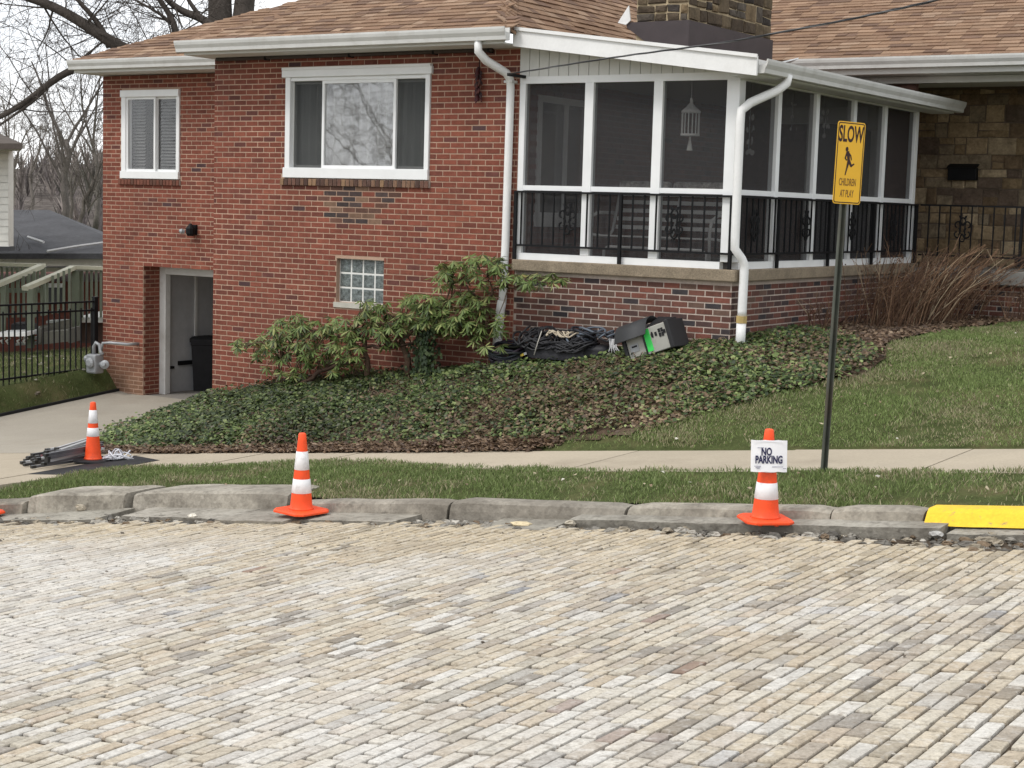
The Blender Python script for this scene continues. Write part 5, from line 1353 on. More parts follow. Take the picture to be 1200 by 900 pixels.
cm = mat('floral_cushion', (.62, .58, .53), rough=.95, n1=(12, .5), n2=(28, .5), bump=(12, .6))
for a, c in ((ga + .1, (ga + ge) / 2 - .03), ((ga + ge) / 2 + .02, ge - .02)):
    m_ = onv(760, 218, 1.4)[2]; b = MB(); b.box(a, c, 1.36, 1.50, .86, m_ + .06); o = b.build('cushion', cm, t, bevel=.045)

# ---- overhead service cable
A = np.array((-2.88, -.37, 2.235)); B_ = atd(1100, 0, 11.5)
far = atd(1500, -120, 7.5)
b = MB(); 
def wire(t):
    return A * (1 - t) + far * t - EZ * .55 * 4 * t * (1 - t)
# fit the sag so the line hangs as seen
mids = [(607, 83, 22.2), (720, 67, 17.0), (850, 50, 14.6), (1000, 22, 12.4), (1100, 0, 11.0), (1300, -60, 9.2), (1500, -125, 7.6)]
pts = [A] + [atd(*m_) for m_ in mids[1:]]
pts = np.array(pts); tt = np.linspace(0, len(pts) - 1, 120)
cur = np.stack([np.interp(tt, range(len(pts)), pts[:, k]) for k in range(3)], -1)
for _ in range(14): cur[1:-1] = (cur[:-2] + 2 * cur[1:-1] + cur[2:]) / 4
uc = thing('service_cable', 'twisted black service cable running from the porch gable up to the right', 'cable', tuple(A))
for k in range(3):
    off = np.array([[0, .0055 * math.cos(i * .42 + k * 2.09), .0055 * math.sin(i * .42 + k * 2.09)] for i in range(120)])
    b = MB(); b.tube(cur + off, .0048, 5, (.02, .02, .022) if k else (.10, .10, .10)); b.build('strand', M['attr'], uc, True)
b = MB(); b.box(A[0] - .02, A[0] + .02, -.36, -.0, 2.215, 2.25); b.build('hook', M['black'], uc)

# ================================================================== PLANTS
def leafquads(P, D, Nn, Ln, Wd, fold=.25):
    """one folded leaf per row: base, two sides, tip -> 2 triangles each side (as 2 quads sharing the midrib would be heavier); returns V, F"""
    S = np.cross(D, Nn); S /= np.linalg.norm(S, axis=1)[:, None] + 1e-9
    L_ = Ln[:, None]; W_ = Wd[:, None]
    v0 = P; v1 = P + D * L_ * .45 + S * W_ * .5 - Nn * W_ * fold; v2 = P + D * L_ - Nn * L_ * .12; v3 = P + D * L_ * .45 - S * W_ * .5 - Nn * W_ * fold
    n = len(P); Vv = np.stack([v0, v1, v2, v3], 1).reshape(-1, 3)
    i = np.arange(n)[:, None] * 4
    F = np.concatenate([i + np.array([[0, 1, 2]]), i + np.array([[0, 2, 3]])], 1).reshape(-1, 3)
    return Vv, F
def unit(a): return a / (np.linalg.norm(a, axis=-1, keepdims=True) + 1e-9)
def pickcols(n, p, lo=.8, hi=1.2):
    c = np.array([x[0] for x in p]); w_ = np.array([x[1] for x in p], float); w_ /= w_.sum()
    return c[R.choice(len(c), n, p=w_)] * R.uniform(lo, hi, (n, 1))
_nzc = {}
def fnoise(u, v, s, seed=0.0):
    """smooth noise on a grid, sampled bilinearly (fast for many points)"""
    key = (s, seed)
    if key not in _nzc:
        g = np.array([[mnoise.noise(Vector((i * .25, j * .25, seed + 7.7))) for i in range(240)] for j in range(160)]); _nzc[key] = g
    g = _nzc[key]; x = (np.asarray(u) + 25) * s * 4 % 238; y = (np.asarray(v) + 12) * s * 4 % 158
    i, j = x.astype(int), y.astype(int); fx, fy = x - i, y - j
    return (g[j, i] * (1 - fx) + g[j, i + 1] * fx) * (1 - fy) + (g[j + 1, i] * (1 - fx) + g[j + 1, i + 1] * fx) * fy

IVY = [(116, 522), (150, 532), (250, 529), (350, 529), (450, 527), (540, 523), (610, 522), (690, 512), (735, 506), (800, 490), (875, 470), (950, 452), (1000, 440), (1030, 424), (1000, 404), (955, 396), (880, 391), (820, 394), (760, 408), (700, 424), (600, 436), (430, 446), (330, 453), (250, 468), (215, 473), (165, 497)]
MULCH = [(866, 395), (960, 380), (1080, 366), (1215, 358), (1215, 376), (1110, 388), (1040, 402), (1036, 425), (1010, 440), (985, 446), (960, 410)]
def scatter(poly, n, u0, u1, v0, v1, jit=3):
    u = R.uniform(u0, u1, n); v = R.uniform(v0, v1, n); z = H(u, v); P = np.stack([u, v, z], -1); q = proj(P) + R.normal(0, jit, (n, 2))
    return P[inpoly(q, poly)]
# soil sheets under the planting
IVs = [hit(*p) for p in IVY]
def soil_keep(poly):
    return lambda c: inpoly(proj(np.stack([c[:, 0], c[:, 1], H(c[:, 0], c[:, 1])], -1)), poly)
IVYBIG = [(p[0], p[1] + (5 if p[1] > 500 else 0)) for p in IVY]
tag(grid_sheet('planting_bed', np.arange(-9.2, 3.0, .1), np.arange(-3.0, 2.2, .1), lambda U, V: H(U, V) + .028 + .02 * fnoise(U, V, 2.0), M['soil'], soil_keep(IVYBIG)), kind='structure')
tag(grid_sheet('mulch_bed', np.arange(-.05, 6.5, .1), np.arange(-.6, 6.0, .1), lambda U, V: H(U, V) + .036 + .025 * fnoise(U, V, 2.4, 3), M['soil'], soil_keep(MULCH)), kind='structure')
tag(grid_sheet('bare_edge', np.arange(-7.4, -.6, .06), np.arange(-2.88, -2.6, .04), lambda U, V: H(U, V) + .012, M['soil'], lambda c: c[:, 1] < -2.72 + .16 * fnoise(c[:, 0], c[:, 1], 3.0, 5) - .2 * np.clip((c[:, 0] + 1.6), 0, 1)), kind='structure')

# ivy
P = scatter(IVY, 230000, -9.2, 3.2, -2.95, 2.4, 4.0)
P = P[~((P[:, 1] > -.03) & (P[:, 0] < .02))]; P = P[R.random(len(P)) < np.clip(1.15 - 1.6 * np.clip(fnoise(P[:, 0], P[:, 1], 1.9, 21), 0, .6) - .5 * (fnoise(P[:, 0], P[:, 1], 4.5, 22) > .2) * (P[:, 0] > -5), .15, 1)][:78000]
n = len(P); nz = fnoise(P[:, 0], P[:, 1], 1.3, 1); 
edge = np.clip((P[:, 1] + 2.95) / .25, .5, 1)
thick = (.05 + .10 * np.clip(nz + .45, 0, 1.4)) * edge
bare = fnoise(P[:, 0], P[:, 1], .9, 2)
gapmask = (bare > .16) & (P[:, 0] > -4.5) & (R.random(n) < np.clip((bare - .1) * 2.5, 0, .75))
hh = thick * R.random(n) ** .6
hh[gapmask] *= .35
P = P + np.stack([np.zeros(n), np.zeros(n), hh + .02], -1)
Nn = unit(np.stack([R.normal(0, .55, n), R.normal(-.35, .5, n), np.ones(n)], -1)); a = R.uniform(0, 6.283, n)
D = unit(np.stack([np.cos(a), np.sin(a) - .3, R.normal(-.2, .25, n)], -1)); D = unit(D - Nn * (D * Nn).sum(1, keepdims=True) * .8)
Vv, F = leafquads(P, D, Nn, R.uniform(.5, 1.25, n) ** 1.3 * .056, R.uniform(.5, 1.2, n) * .050, .12)
green = pickcols(n, [((.050, .070, .024), 5), ((.085, .112, .034), 5), ((.145, .175, .056), 3.6), ((.24, .26, .10), 1.8), ((.028, .040, .017), 3), ((.15, .14, .09), 1)])
brown = pickcols(n, [((.15, .10, .062), 3), ((.22, .16, .10), 2), ((.09, .062, .042), 2), ((.14, .125, .06), 2)])
dead = (R.random(n) < np.clip(.06 + .55 * np.clip(fnoise(P[:, 0], P[:, 1], .55, 4) * 2.0 + .05, 0, 1) * (P[:, 0] > -5) + .5 * np.exp(-((P[:, 0] + .9) / 1.7) ** 2 - ((P[:, 1] + 2.0) / .8) ** 2), 0, .72)) | gapmask
col = np.where(dead[:, None], brown, green)
vig = 1 + .75 * fnoise(P[:, 0], P[:, 1], .45, 6) + .35 * fnoise(P[:, 0], P[:, 1], 1.6, 8)
yng = np.clip((-6.2 - P[:, 0]) / 1.5, 0, 1) * .35 + np.clip((P[:, 0] + .5) / 1.5, 0, 1) * .15
shrub_shade = np.clip((P[:, 1] + 1.3) / 1.0, 0, 1) * np.clip((-2.0 - P[:, 0]) / 1.0, 0, 1) * .45
col = col * np.clip(vig + yng - shrub_shade, .35, 1.7)[:, None]
col[:, 0] *= np.where(dead, 1, .90)
tag(bulk('ivy', Vv, F, np.repeat(col, 2, 0), M['leaf']), 'dense dark ivy ground cover on the bank below the house', 'ivy', kind='stuff')
# ivy runners / twigs showing in the thin places
b = MB()
for k in range(260):
    u, v = rnd.uniform(-6.5, 2.4), rnd.uniform(-2.7, -.1)
    q = proj(on_ground(u, v))
    if not inpoly(q[None], IVY)[0]: continue
    a = rnd.uniform(0, 6.28); L_ = rnd.uniform(.2, .6); pts = []
    for s in range(5): x, y = u + math.cos(a) * L_ * s / 4, v + math.sin(a) * L_ * .4 * s / 4; pts.append((x, y, float(H(x, y)) + .07 + .06 * math.sin(s * 1.3 + k)))
    b.tube(pts, .005, 3, pal([((.16, .12, .08), 1), ((.10, .07, .05), 1)]))
tag(b.build('ivy_runners', M['attr_rough']), 'bare brown ivy runners showing in the thin places of the bank', 'ivy', kind='stuff')

# fallen leaves on the beds
def litter(name, poly, nn, box, label, dz=.05):
    P = scatter(poly, nn, *box, 2); n = len(P); P = P + (0, 0, dz) + np.stack([np.zeros(n), np.zeros(n), R.uniform(0, .02, n)], -1)
    Nn = unit(np.stack([R.normal(0, .5, n), R.normal(-.3, .5, n), np.ones(n)], -1)); a = R.uniform(0, 6.283, n); D = unit(np.stack([np.cos(a), np.sin(a), R.normal(0, .3, n)], -1))
    Vv, F = leafquads(P, D, Nn, R.uniform(.03, .08, n), R.uniform(.02, .05, n), .3)
    c = pickcols(n, [((.15, .095, .06), 4), ((.22, .15, .095), 3), ((.10, .065, .045), 4), ((.30, .22, .15), 1)])
    tag(bulk(name, Vv, F, np.repeat(c, 2, 0), M['leaf']), label, 'leaves', kind='stuff')
litter('fallen_leaves', MULCH, 26000, (-.05, 6.5, -.8, 6.0), 'brown fallen leaves on the mulch at the porch foot')
EDGE = [(100, 531), (180, 536), (300, 533), (620, 529), (660, 519), (480, 525), (250, 529), (150, 530)]
litter('leaf_litter', EDGE, 60000, (-7.5, 1, -3.0, -2.5), 'leaf litter along the pavement edge below the ivy')

# grass
def blades(name, keep, n, box, label, hgt=(.022, .05), dens_noise=True, dryk=1.0, tone=1.0):
    u0, u1, v0, v1 = box
    u = R.uniform(u0, u1, n); v = R.uniform(v0, v1, n); P = np.stack([u, v, H(u, v) + .018], -1)
    k = keep(u, v, P)
    if dens_noise: k &= R.random(n) < np.clip(.72 + 1.1 * fnoise(u, v, 1.5, 9) + .7 * fnoise(u, v, 4.0, 19), .10, 1)
    P = P[k]; n = len(P); P[:, 2] += .02 * np.zeros(n)
    a = R.uniform(0, 6.283, n); ln = R.uniform(*hgt, n) * (1 + .7 * fnoise(P[:, 0], P[:, 1], 2.2, 11) + .5 * fnoise(P[:, 0], P[:, 1], 6.0, 12)); lean = R.uniform(.2, 1.1, n)
    la = R.uniform(0, 6.283, n); wd = R.uniform(.0022, .0042, n)
    S = np.stack([np.cos(a), np.sin(a), 0 * a], -1) * wd[:, None]
    T_ = np.stack([np.cos(la) * lean, np.sin(la) * lean, np.ones(n)], -1) * ln[:, None]
    Mi = P + T_ * .55 + np.array((0, 0, 1)) * (ln * .12)[:, None]
    Vv = np.stack([P - S, P + S, Mi + S * .8, Mi - S * .8, P + T_], 1).reshape(-1, 3); i = np.arange(n)[:, None] * 5
    F = np.concatenate([i + np.array([[0, 1, 2]]), i + np.array([[0, 2, 3]]), i + np.array([[3, 2, 4]])], 1).reshape(-1, 3)
    g = pickcols(n, [((.125, .165, .055), 5), ((.155, .20, .07), 5), ((.19, .235, .095), 3), ((.09, .122, .042), 3)]) * tone
    d = pickcols(n, [((.36, .32, .20), 3), ((.28, .25, .145), 3), ((.42, .37, .25), 1)])
    dr = R.random(n) < np.clip(.20 + .9 * dryk * fnoise(P[:, 0], P[:, 1], .9, 13) + .5 * dryk * fnoise(P[:, 0], P[:, 1], 2.6, 15), .04, .8)
    c = np.where(dr[:, None], d, g)
    tag(bulk(name, Vv, F, np.repeat(c, 3, 0), M['grass']), label, 'grass', kind='stuff')
VERGE = lambda u, v, P: (v < vfront(u) - .015 + R.normal(0, .02, len(u))) & (v > np.where(u < -1.4, -5.46, -5.87) - bend(u))
blades('verge_grass', VERGE, 250000, (-8.0, 11.5, -7.0, -3.5), 'green grass of the strip between pavement and kerb', (.02, .045), True, 1.0, 1.18)
IVM = np.array(IVY)
def lawnk(u, v, P):
    q = proj(P); return ~inpoly(q, IVY) & ~inpoly(q, MULCH) & (q[:, 0] > 560) & (q[:, 0] < 1800) & (v > -2.86 + np.abs(R.normal(0, .03, len(u)))) & ((v < 5.8) | (u > 3)) & ~((u < .05) & (v > -.1)) & ~((u < .9) & (v < -2.7 + .0 * u) & (R.random(len(u)) < .6))
blades('lawn_grass', lawnk, 560000, (-1.5, 11.8, -2.9, 5.6), 'sloping front lawn of mixed green and straw-coloured grass', (.017, .036), True, .95, 1.42)
def nk(u, v, P):
    q = proj(P); return (u < -12.35) & (q[:, 0] > -60) & (q[:, 0] < 150) & (q[:, 1] < 520)
blades('side_grass', nk, 130000, (-24, -12.3, -5, 14), 'rough grass and weeds by the driveway and beyond the iron fence', (.03, .08), True, .3, .8)

P = np.concatenate([scatter([(620, 500), (1200, 380), (1200, 525), (640, 525)], 260, -1, 8, -2.8, 3), scatter([(200, 560), (1200, 556), (1200, 588), (200, 575)], 120, -4, 7.5, -5.8, -4.0)])
n = len(P); a = R.uniform(0, 6.283, n); D = unit(np.stack([np.cos(a), np.sin(a), R.normal(0, .3, n)], -1)); Nn = unit(np.stack([R.normal(0, .4, n), R.normal(-.4, .4, n), np.ones(n)], -1))
Vv, F = leafquads(P + (0, 0, .06), D, Nn, R.uniform(.02, .055, n), R.uniform(.015, .04, n), .25)
tag(bulk('stray_leaves', Vv, F, np.repeat(pickcols(n, [((.45, .38, .26), 2), ((.26, .19, .12), 2), ((.55, .52, .45), .6)]), 2, 0), M['leaf']), 'pale dry leaves scattered over the grass', 'leaves', kind='stuff')
# rhododendrons
def rhodo(label, trunks, blobs, vbase, ivycol=None):
    b0 = onv(trunks[0][0][0], trunks[0][0][1], vbase)
    t = thing('rhododendron', label, 'shrub', tuple(b0), 'rhododendrons against the house wall')
    b = MB()
    def pth(tr): return [onv(p[0], p[1], vbase + (p[2] if len(p) > 2 else 0)) for p in tr]
    ends = []
    for tr in trunks:
        p = np.array(pth(tr)); tt = np.linspace(0, len(p) - 1, 14); c = np.stack([np.interp(tt, range(len(p)), p[:, k]) for k in range(3)], -1); c[1:-1] += R.normal(0, .012, (12, 3))
        r0 = tr[0][3] if len(tr[0]) > 3 else .03
        b.tube(c, [r0, r0 * .55], 7, pal([((.10, .065, .045), 1), ((.07, .045, .034), 1)])); ends += list(c[5:])
    ends = np.array(ends); Pl, Dl, Nl, Ll, Wl = [], [], [], [], []
    for (px, py, rx, ry, n) in blobs:
        for k in range(int(n * 1.75)):
            a = rnd.uniform(0, 6.28); q = math.sqrt(rnd.random()); dv_ = rnd.uniform(-.28, .22)
            c = onv(px + rx * 1.12 * q * math.cos(a), py + ry * 1.15 * q * math.sin(a), vbase + dv_)
            e = ends[np.argmin(((ends - c) ** 2).sum(1))]
            if np.linalg.norm(e - c) > .08 and rnd.random() < .8: b.tube([e, (e + c) / 2 + R.normal(0, .02, 3) - (0, 0, .02), c], [.008, .004], 4, (.10, .07, .045))
            m_ = rnd.randint(7, 11); tilt = unit(np.array([R.normal(0, .35), R.normal(-.35, .35), 1.0])); ph = rnd.uniform(0, 6.28); dr = rnd.uniform(.2, .9)
            e1 = unit(np.cross(tilt, (0, 1, .2))); e2 = np.cross(tilt, e1)
            for j_ in range(m_):
                an = ph + j_ * 6.283 / m_ + rnd.uniform(-.2, .2); d = unit(e1 * math.cos(an) + e2 * math.sin(an) - tilt * (dr + rnd.uniform(-.3, .3)) * .8); nn = unit(tilt + (e1 * math.cos(an) + e2 * math.sin(an)) * dr)
                nn = unit(nn - d * (nn @ d)); Pl.append(c + d * .008); Dl.append(d); Nl.append(nn); Ll.append(rnd.uniform(.085, .145)); Wl.append(rnd.uniform(.022, .034))
    b.build('stem', M['bark'], t, True)
    P, D, Nn, Ln, Wd = map(np.array, (Pl, Dl, Nl, Ll, Wl)); S = np.cross(D, Nn); n = len(P)
    L_, W_ = Ln[:, None], Wd[:, None]; dn = np.array((0, 0, -1.)) * .10
    mid = lambda f, s, w_: P + D * L_ * f + S * W_ * s * .5 + dn * L_ * f * f - Nn * W_ * abs(s) * .18
    Vv = np.stack([P, mid(.35, -.9, 1), mid(.35, .9, 1), mid(.38, 0, 1), mid(.72, -.75, 1), mid(.72, .75, 1), mid(.74, 0, 1), P + D * L_ + dn * L_], 1).reshape(-1, 3)
    i = np.arange(n)[:, None] * 8; tri = [(0, 3, 1), (0, 2, 3), (1, 3, 6), (1, 6, 4), (3, 2, 5), (3, 5, 6), (4, 6, 7), (6, 5, 7)]
    F = np.concatenate([i + np.array([q]) for q in tri], 1).reshape(-1, 3)
    c = pickcols(n, [((.098, .15, .040), 5), ((.135, .19, .054), 4.5), ((.20, .25, .082), 3.2), ((.29, .31, .12), 1.6), ((.052, .076, .026), 2.6), ((.24, .20, .07), .4)])
    bulk('foliage', Vv, F, np.repeat(c, 8, 0), M['leaf'], t)
    if ivycol:
        px, py, rx, ry, n = ivycol; m_ = n
        P = np.array([onv(px + rx * rnd.gauss(0, .5), py + ry * rnd.uniform(-1, 1), vbase + rnd.uniform(-.16, .12)) for _ in range(m_)])
        Nn = unit(np.stack([R.normal(0, .6, m_), R.normal(-1, .4, m_), R.normal(.5, .4, m_)], -1)); D = unit(np.stack([R.normal(0, .5, m_), R.normal(-.3, .3, m_), -np.ones(m_)], -1))
        Vv, F = leafquads(P, D, Nn, R.uniform(.04, .07, m_), R.uniform(.035, .06, m_), .12)
        bulk('ivy', Vv, F, np.repeat(pickcols(m_, [((.025, .045, .018), 3), ((.045, .075, .026), 2), ((.07, .10, .035), 1)]), 2, 0), M['leaf'], t)
rhodo('broad low rhododendron spreading under the glass block window',
      [[(432, 444, 0, .04), (430, 420), (425, 400), (415, 385)], [(350, 452, -.1, .035), (372, 437, -.1), (395, 428), (415, 424)], [(425, 405, 0, .02), (455, 408), (485, 402)], [(385, 430, 0, .02), (345, 410), (300, 402)], [(430, 410, 0, .02), (395, 395), (360, 385)]],
      [(292, 402, 22, 9, 9), (318, 398, 16, 16, 8), (342, 386, 24, 16, 15), (330, 420, 34, 14, 15), (375, 400, 34, 24, 30), (400, 420, 28, 16, 16), (415, 388, 40, 18, 28), (445, 372, 22, 14, 12), (435, 358, 18, 9, 8), (365, 383, 20, 8, 5), (340, 440, 26, 10, 9), (455, 392, 18, 12, 8)], -.55)
rhodo('round-headed rhododendron on a crooked ivy-covered trunk',
      [[(480, 440, 0, .05), (476, 415), (470, 398), (488, 388)], [(497, 442, 0, .06), (498, 410), (494, 385), (505, 372)], [(494, 390, 0, .025), (470, 375), (455, 368)]],
      [(503, 358, 30, 15, 24), (485, 372, 26, 14, 16), (520, 368, 18, 16, 14), (465, 380, 18, 10, 8), (505, 380, 20, 10, 8)], -.45, (497, 412, 15, 30, 700))
rhodo('tall leaning rhododendron reaching over the foot of the downpipe',
      [[(584, 432, 0, .05), (572, 412), (556, 400), (548, 392)], [(572, 412, 0, .03), (570, 385), (572, 362), (577, 338)], [(577, 340, 0, .014), (585, 335), (600, 338), (625, 325)], [(572, 362, 0, .015), (555, 345), (530, 325)], [(577, 340, 0, .012), (572, 325), (560, 312)]],
      [(545, 366, 26, 22, 24), (565, 372, 20, 18, 12), (556, 340, 20, 16, 12), (540, 312, 26, 10, 14), (565, 308, 24, 9, 12), (520, 328, 12, 8, 5), (588, 318, 8, 14, 5), (632, 326, 26, 7, 13), (612, 330, 8, 6, 3), (575, 396, 20, 14, 8), (531, 384, 12, 12, 6)], -.40)

# dry hydrangea stems
def dry(label, cnt, u0, u1, v0, v1, hmin, hmax, grp='bare brown shrubs at the porch foot', lean=.45):
    c0 = on_ground((u0 + u1) / 2, (v0 + v1) / 2); t = thing('bare_shrub', label, 'shrub', tuple(c0), grp); b = MB(); heads = MB()
    for k in range(cnt):
        u, v = rnd.uniform(u0, u1), rnd.uniform(v0, v1); p = on_ground(u, v, .02); hgt = rnd.uniform(hmin, hmax) * (1 - .35 * abs((v - (v0 + v1) / 2) / (v1 - v0 + .01)))
        cu = (u - (u0 + u1) / 2) / (u1 - u0 + .01); cv = (v - (v0 + v1) / 2) / (v1 - v0 + .01); l1 = EX * (rnd.gauss(lean, .36) + cv * .4) + EY * rnd.gauss(0, .15) - np.array((0, 0, 0)); l1[0] += cu * .3
        pts = [p, p + l1 * hgt * .25 + EZ * hgt * .36, p + l1 * hgt * .55 + EZ * hgt * .7, p + l1 * hgt * .95 + EZ * hgt]
        col = pal([((.16, .095, .06), 5), ((.24, .15, .095), 3), ((.10, .06, .042), 4), ((.40, .31, .21), 1.1)])
        b.tube(pts, [rnd.uniform(.005, .009), .003], 4, col)
        for q in range(rnd.randint(1, 3)):
            f = rnd.uniform(.35, .95); s = pts[0] * (1 - f) + pts[3] * f; s = np.array([np.interp(f, [0, .36, .7, 1], [x[k2] for x in pts]) for k2 in range(3)]); d = l1 * rnd.uniform(-.1, .3) + EX * rnd.gauss(.05, .1) + EZ * rnd.uniform(.08, .2); b.tube([s, s + d * .7, s + d * 1.1], [.004, .002], 3, col)
        if rnd.random() < .6:
            for q in range(rnd.randint(2, 6)):
                f = rnd.uniform(.5, 1.0); s = np.array([np.interp(f, [0, .36, .7, 1], [x[k2] for x in pts]) for k2 in range(3)]) + R.normal(0, .025, 3); d = unit(R.normal(0, 1, 3) + (0, 0, -.3)); nn = unit(np.cross(d, R.normal(0, 1, 3))); sd_ = np.cross(d, nn); L_ = rnd.uniform(.02, .05)
                heads.add([s, s + d * L_ * .5 + sd_ * L_ * .35, s + d * L_, s + d * L_ * .5 - sd_ * L_ * .35], [(0, 1, 2, 3)], pal([((.14, .09, .06), 3), ((.20, .14, .09), 2), ((.10, .06, .045), 3)]))
    b.build('stems', M['bark'], t); heads.build('dry_leaves', M['leaf'], t)
dry('wide brown shrub of dry leaning stems below the side railing', 380, .3, 1.15, 2.6, 5.7, .5, 1.12)
dry('small twiggy dead plant just left of the sign post by the wall', 22, .25, .55, 1.7, 2.1, .2, .42, lean=.1)
dry('sparse brown shrub at the foot of the entrance wall on the right', 40, 1.5, 2.2, 5.3, 5.7, .3, .6, lean=.15)

# ================================================================== BEYOND THE FENCE, HILLS, TREES
def quadpx(b, pts, dep, th, col=None):
    """a flat piece facing the street, corners as seen, with real thickness behind"""
    b.prism([atd(x, y, dep) for x, y in pts], EY * th, col); return b
# neighbour's iron fence, from the house corner towards the street
fx = -12.82
f0, f1 = 2.2, -4.6
def fz(v): return float(H(fx, v)) + .03
fence = thing('iron_fence', 'black iron picket fence running from the house corner to the left edge', 'fence', (fx, (f0 + f1) / 2, fz(-1) - .05))
zt0, zt1 = U(119, 353, fx), U(0, 358, fx)
top = lambda v: np.interp(v, [zt1[0], zt0[0]], [zt1[1], zt0[1]]) if v >= zt1[0] else zt1[1] + (zt0[1] - zt1[1]) / (zt0[0] - zt1[0]) * (v - zt1[0])
zb0, zb1 = U(119, 430, fx), U(0, 445, fx)
bot = lambda v: zb1[1] + (zb0[1] - zb1[1]) / (zb0[0] - zb1[0]) * (v - zb1[0])
for name, fn, off in (('top_rail', top, 0), ('middle_rail', top, -.145), ('bottom_rail', bot, .0)):
    b = MB(); b.bar((fx, f0, fn(f0) + off), (fx, f1, fn(f1) + off), .03, .03); b.build(name, M['black'], fence)
v = f0 - .06; k = 0
while v > f1:
    b = MB(); zt = top(v) - .002 if k % 2 else top(v) - .10; b.box(fx - .0095, fx + .0095, v - .0095, v + .0095, bot(v) - .16, zt); b.build('picket', M['black'], fence); v -= .115; k += 1
for v in (f0 + .02, -.6, -3.0):
    b = MB(); b.box(fx - .035, fx + .035, v - .035, v + .035, bot(v) - .22, top(v) + .06); b.box(fx - .042, fx + .042, v - .042, v + .042, top(v) + .061, top(v) + .08); b.build('fence_post', M['black'], fence)

# neighbour's low house: brick wall, white eave, dark hipped roof
nh = thing('neighbour_house', 'low brick house with dark grey roof and cream eaves beyond the iron fence', 'house', tuple(atd(40, 420, 36)))
b = MB(); quadpx(b, [(-140, 330), (150, 330), (150, 420), (-140, 420)], 36.6, 6, (.14, .05, .036)); b.build('wall', M['brick'], nh)
for (x0, x1) in ((49, 75),):
    b = MB(); quadpx(b, [(x0, 332), (x1, 332), (x1, 356), (x0, 356)], 36.5, .12); b.build('window', M['frame'], nh)
    b = MB()
    for a, c in ((52, 61), (63.5, 73)):
        b = MB(); quadpx(b, [(a, 337), (c, 337), (c, 355), (a, 355)], 36.46, .03, (.03, .03, .03)); b.build('pane', M['attr_gloss'], nh)
b = MB(); quadpx(b, [(-140, 299), (160, 300), (160, 312), (-140, 311)], 35.5, .5, (.60, .58, .52)); b.build('fascia', M['attr'], nh)
b = MB(); quadpx(b, [(-140, 313), (160, 314), (160, 319), (-140, 318)], 35.9, .8, (.55, .53, .48)); b.build('soffit', M['attr'], nh)
rm = mat('dark_shingle', (.055, .055, .060), rough=.9, n1=(2, .25), n2=(14, .2), bump=(20, .6))
eL, eR, rR, rL = atd(-150, 297, 35.3), atd(165, 297, 35.3), atd(58, 246, 40.5), atd(-150, 246, 40.5)
bk = atd(165, 290, 46)
b = MB(); b.prism([eL, eR, rR, rL], (0, 0, -.12)); b.build('roof', rm, nh)
b = MB(); b.prism([eR, bk, rR], (0, 0, -.12)); b.build('roof', rm, nh)
b = MB(); A, B_ = atd(55, 296, 35.2), atd(121, 287, 36.0); b.tube([A + EZ * .03, (A + B_) / 2 + EZ * .05, B_ + EZ * .05], .03, 5, (.5, .5, .5)); b.build('roof_strip', M['attr'], nh)
b = MB(); A, B_ = atd(33, 284, 36.5), atd(51, 290, 36.0); b.tube([A + EZ * .12, B_ + EZ * .12], .035, 5, (.6, .6, .6)); b.build('roof_strip', M['attr'], nh)
# deck and its stair rails, painted green-grey with cream caps
GP, CPc = (.15, .17, .12), (.52, .51, .40)
dk = thing('timber_deck', 'grey green timber deck with cream capped stair rails beyond the fence', 'deck', tuple(atd(60, 400, 33)))
def px_bar(b, x0, y0, x1, y1, dep, wpx, th, col, dep1=None):
    A, B_ = atd(x0, y0, dep), atd(x1, y1, dep1 or dep); b.bar(A, B_, th, wpx / FPX * dep, up=(0, 0, 1) if abs(x1 - x0) > 1 else EY, col=col)
def rail(x0, y0, x1, y1, d0, d1, w_): b = MB(); px_bar(b, x0, y0, x1, y1, d0, w_, .14, CPc, d1); b.build('hand_rail', M['attr'], dk)
rail(-6, 335, 48, 312, 31.6, 33, 5); rail(-40, 309, 52, 311, 34, 33.6, 4); rail(29, 338, 86, 313.5, 31.2, 32.6, 5); rail(85, 313, 124, 314.5, 32.6, 32.8, 4)
def pst(x, y0, y1, dep, wpx=5, col=GP): b = MB(); quadpx(b, [(x - wpx / 2, y0), (x + wpx / 2, y0), (x + wpx / 2, y1), (x - wpx / 2, y1)], dep, wpx / FPX * dep, col); b.build('post', M['attr'], dk)
def bal(x, y0, y1, dep, wpx=2.6): b = MB(); quadpx(b, [(x - wpx / 2, y0), (x + wpx / 2, y0), (x + wpx / 2, y1), (x - wpx / 2, y1)], dep, .04, GP); b.build('baluster', M['attr'], dk)
pst(35, 339, 408, 31.2, 7); pst(88, 317, 398, 32.6, 9); pst(3, 335, 392, 31.7, 5); pst(50, 314, 370, 33.2, 5)
for x in np.arange(42, 86, 6.5): bal(x, 334 - (x - 35) * .42, 372 - (x - 35) * .15, 31.8)
for x in (96, 101.5, 107, 112.5, 118, 123): bal(x, 317, 372, 32.75)
for x in np.arange(-4, 46, 6.3): bal(x, 336 - x * .45, 372, 32.3)
for x in np.arange(2, 50, 6.0): bal(x, 313, 341, 33.9)
b = MB(); quadpx(b, [(-30, 338), (52, 338), (52, 343), (-30, 343)], 33.95, .1, GP); b.build('deck_edge', M['attr'], dk)
b = MB(); quadpx(b, [(88, 372), (124, 372), (124, 378), (88, 378)], 32.85, 2.0, (.62, .61, .57)); b.build('deck_edge', M['attr'], dk)
b = MB(); quadpx(b, [(92, 379), (124, 379), (124, 402), (92, 402)], 33.1, .1, (.10, .065, .055)); b.build('skirting', M['attr_rough'], dk)
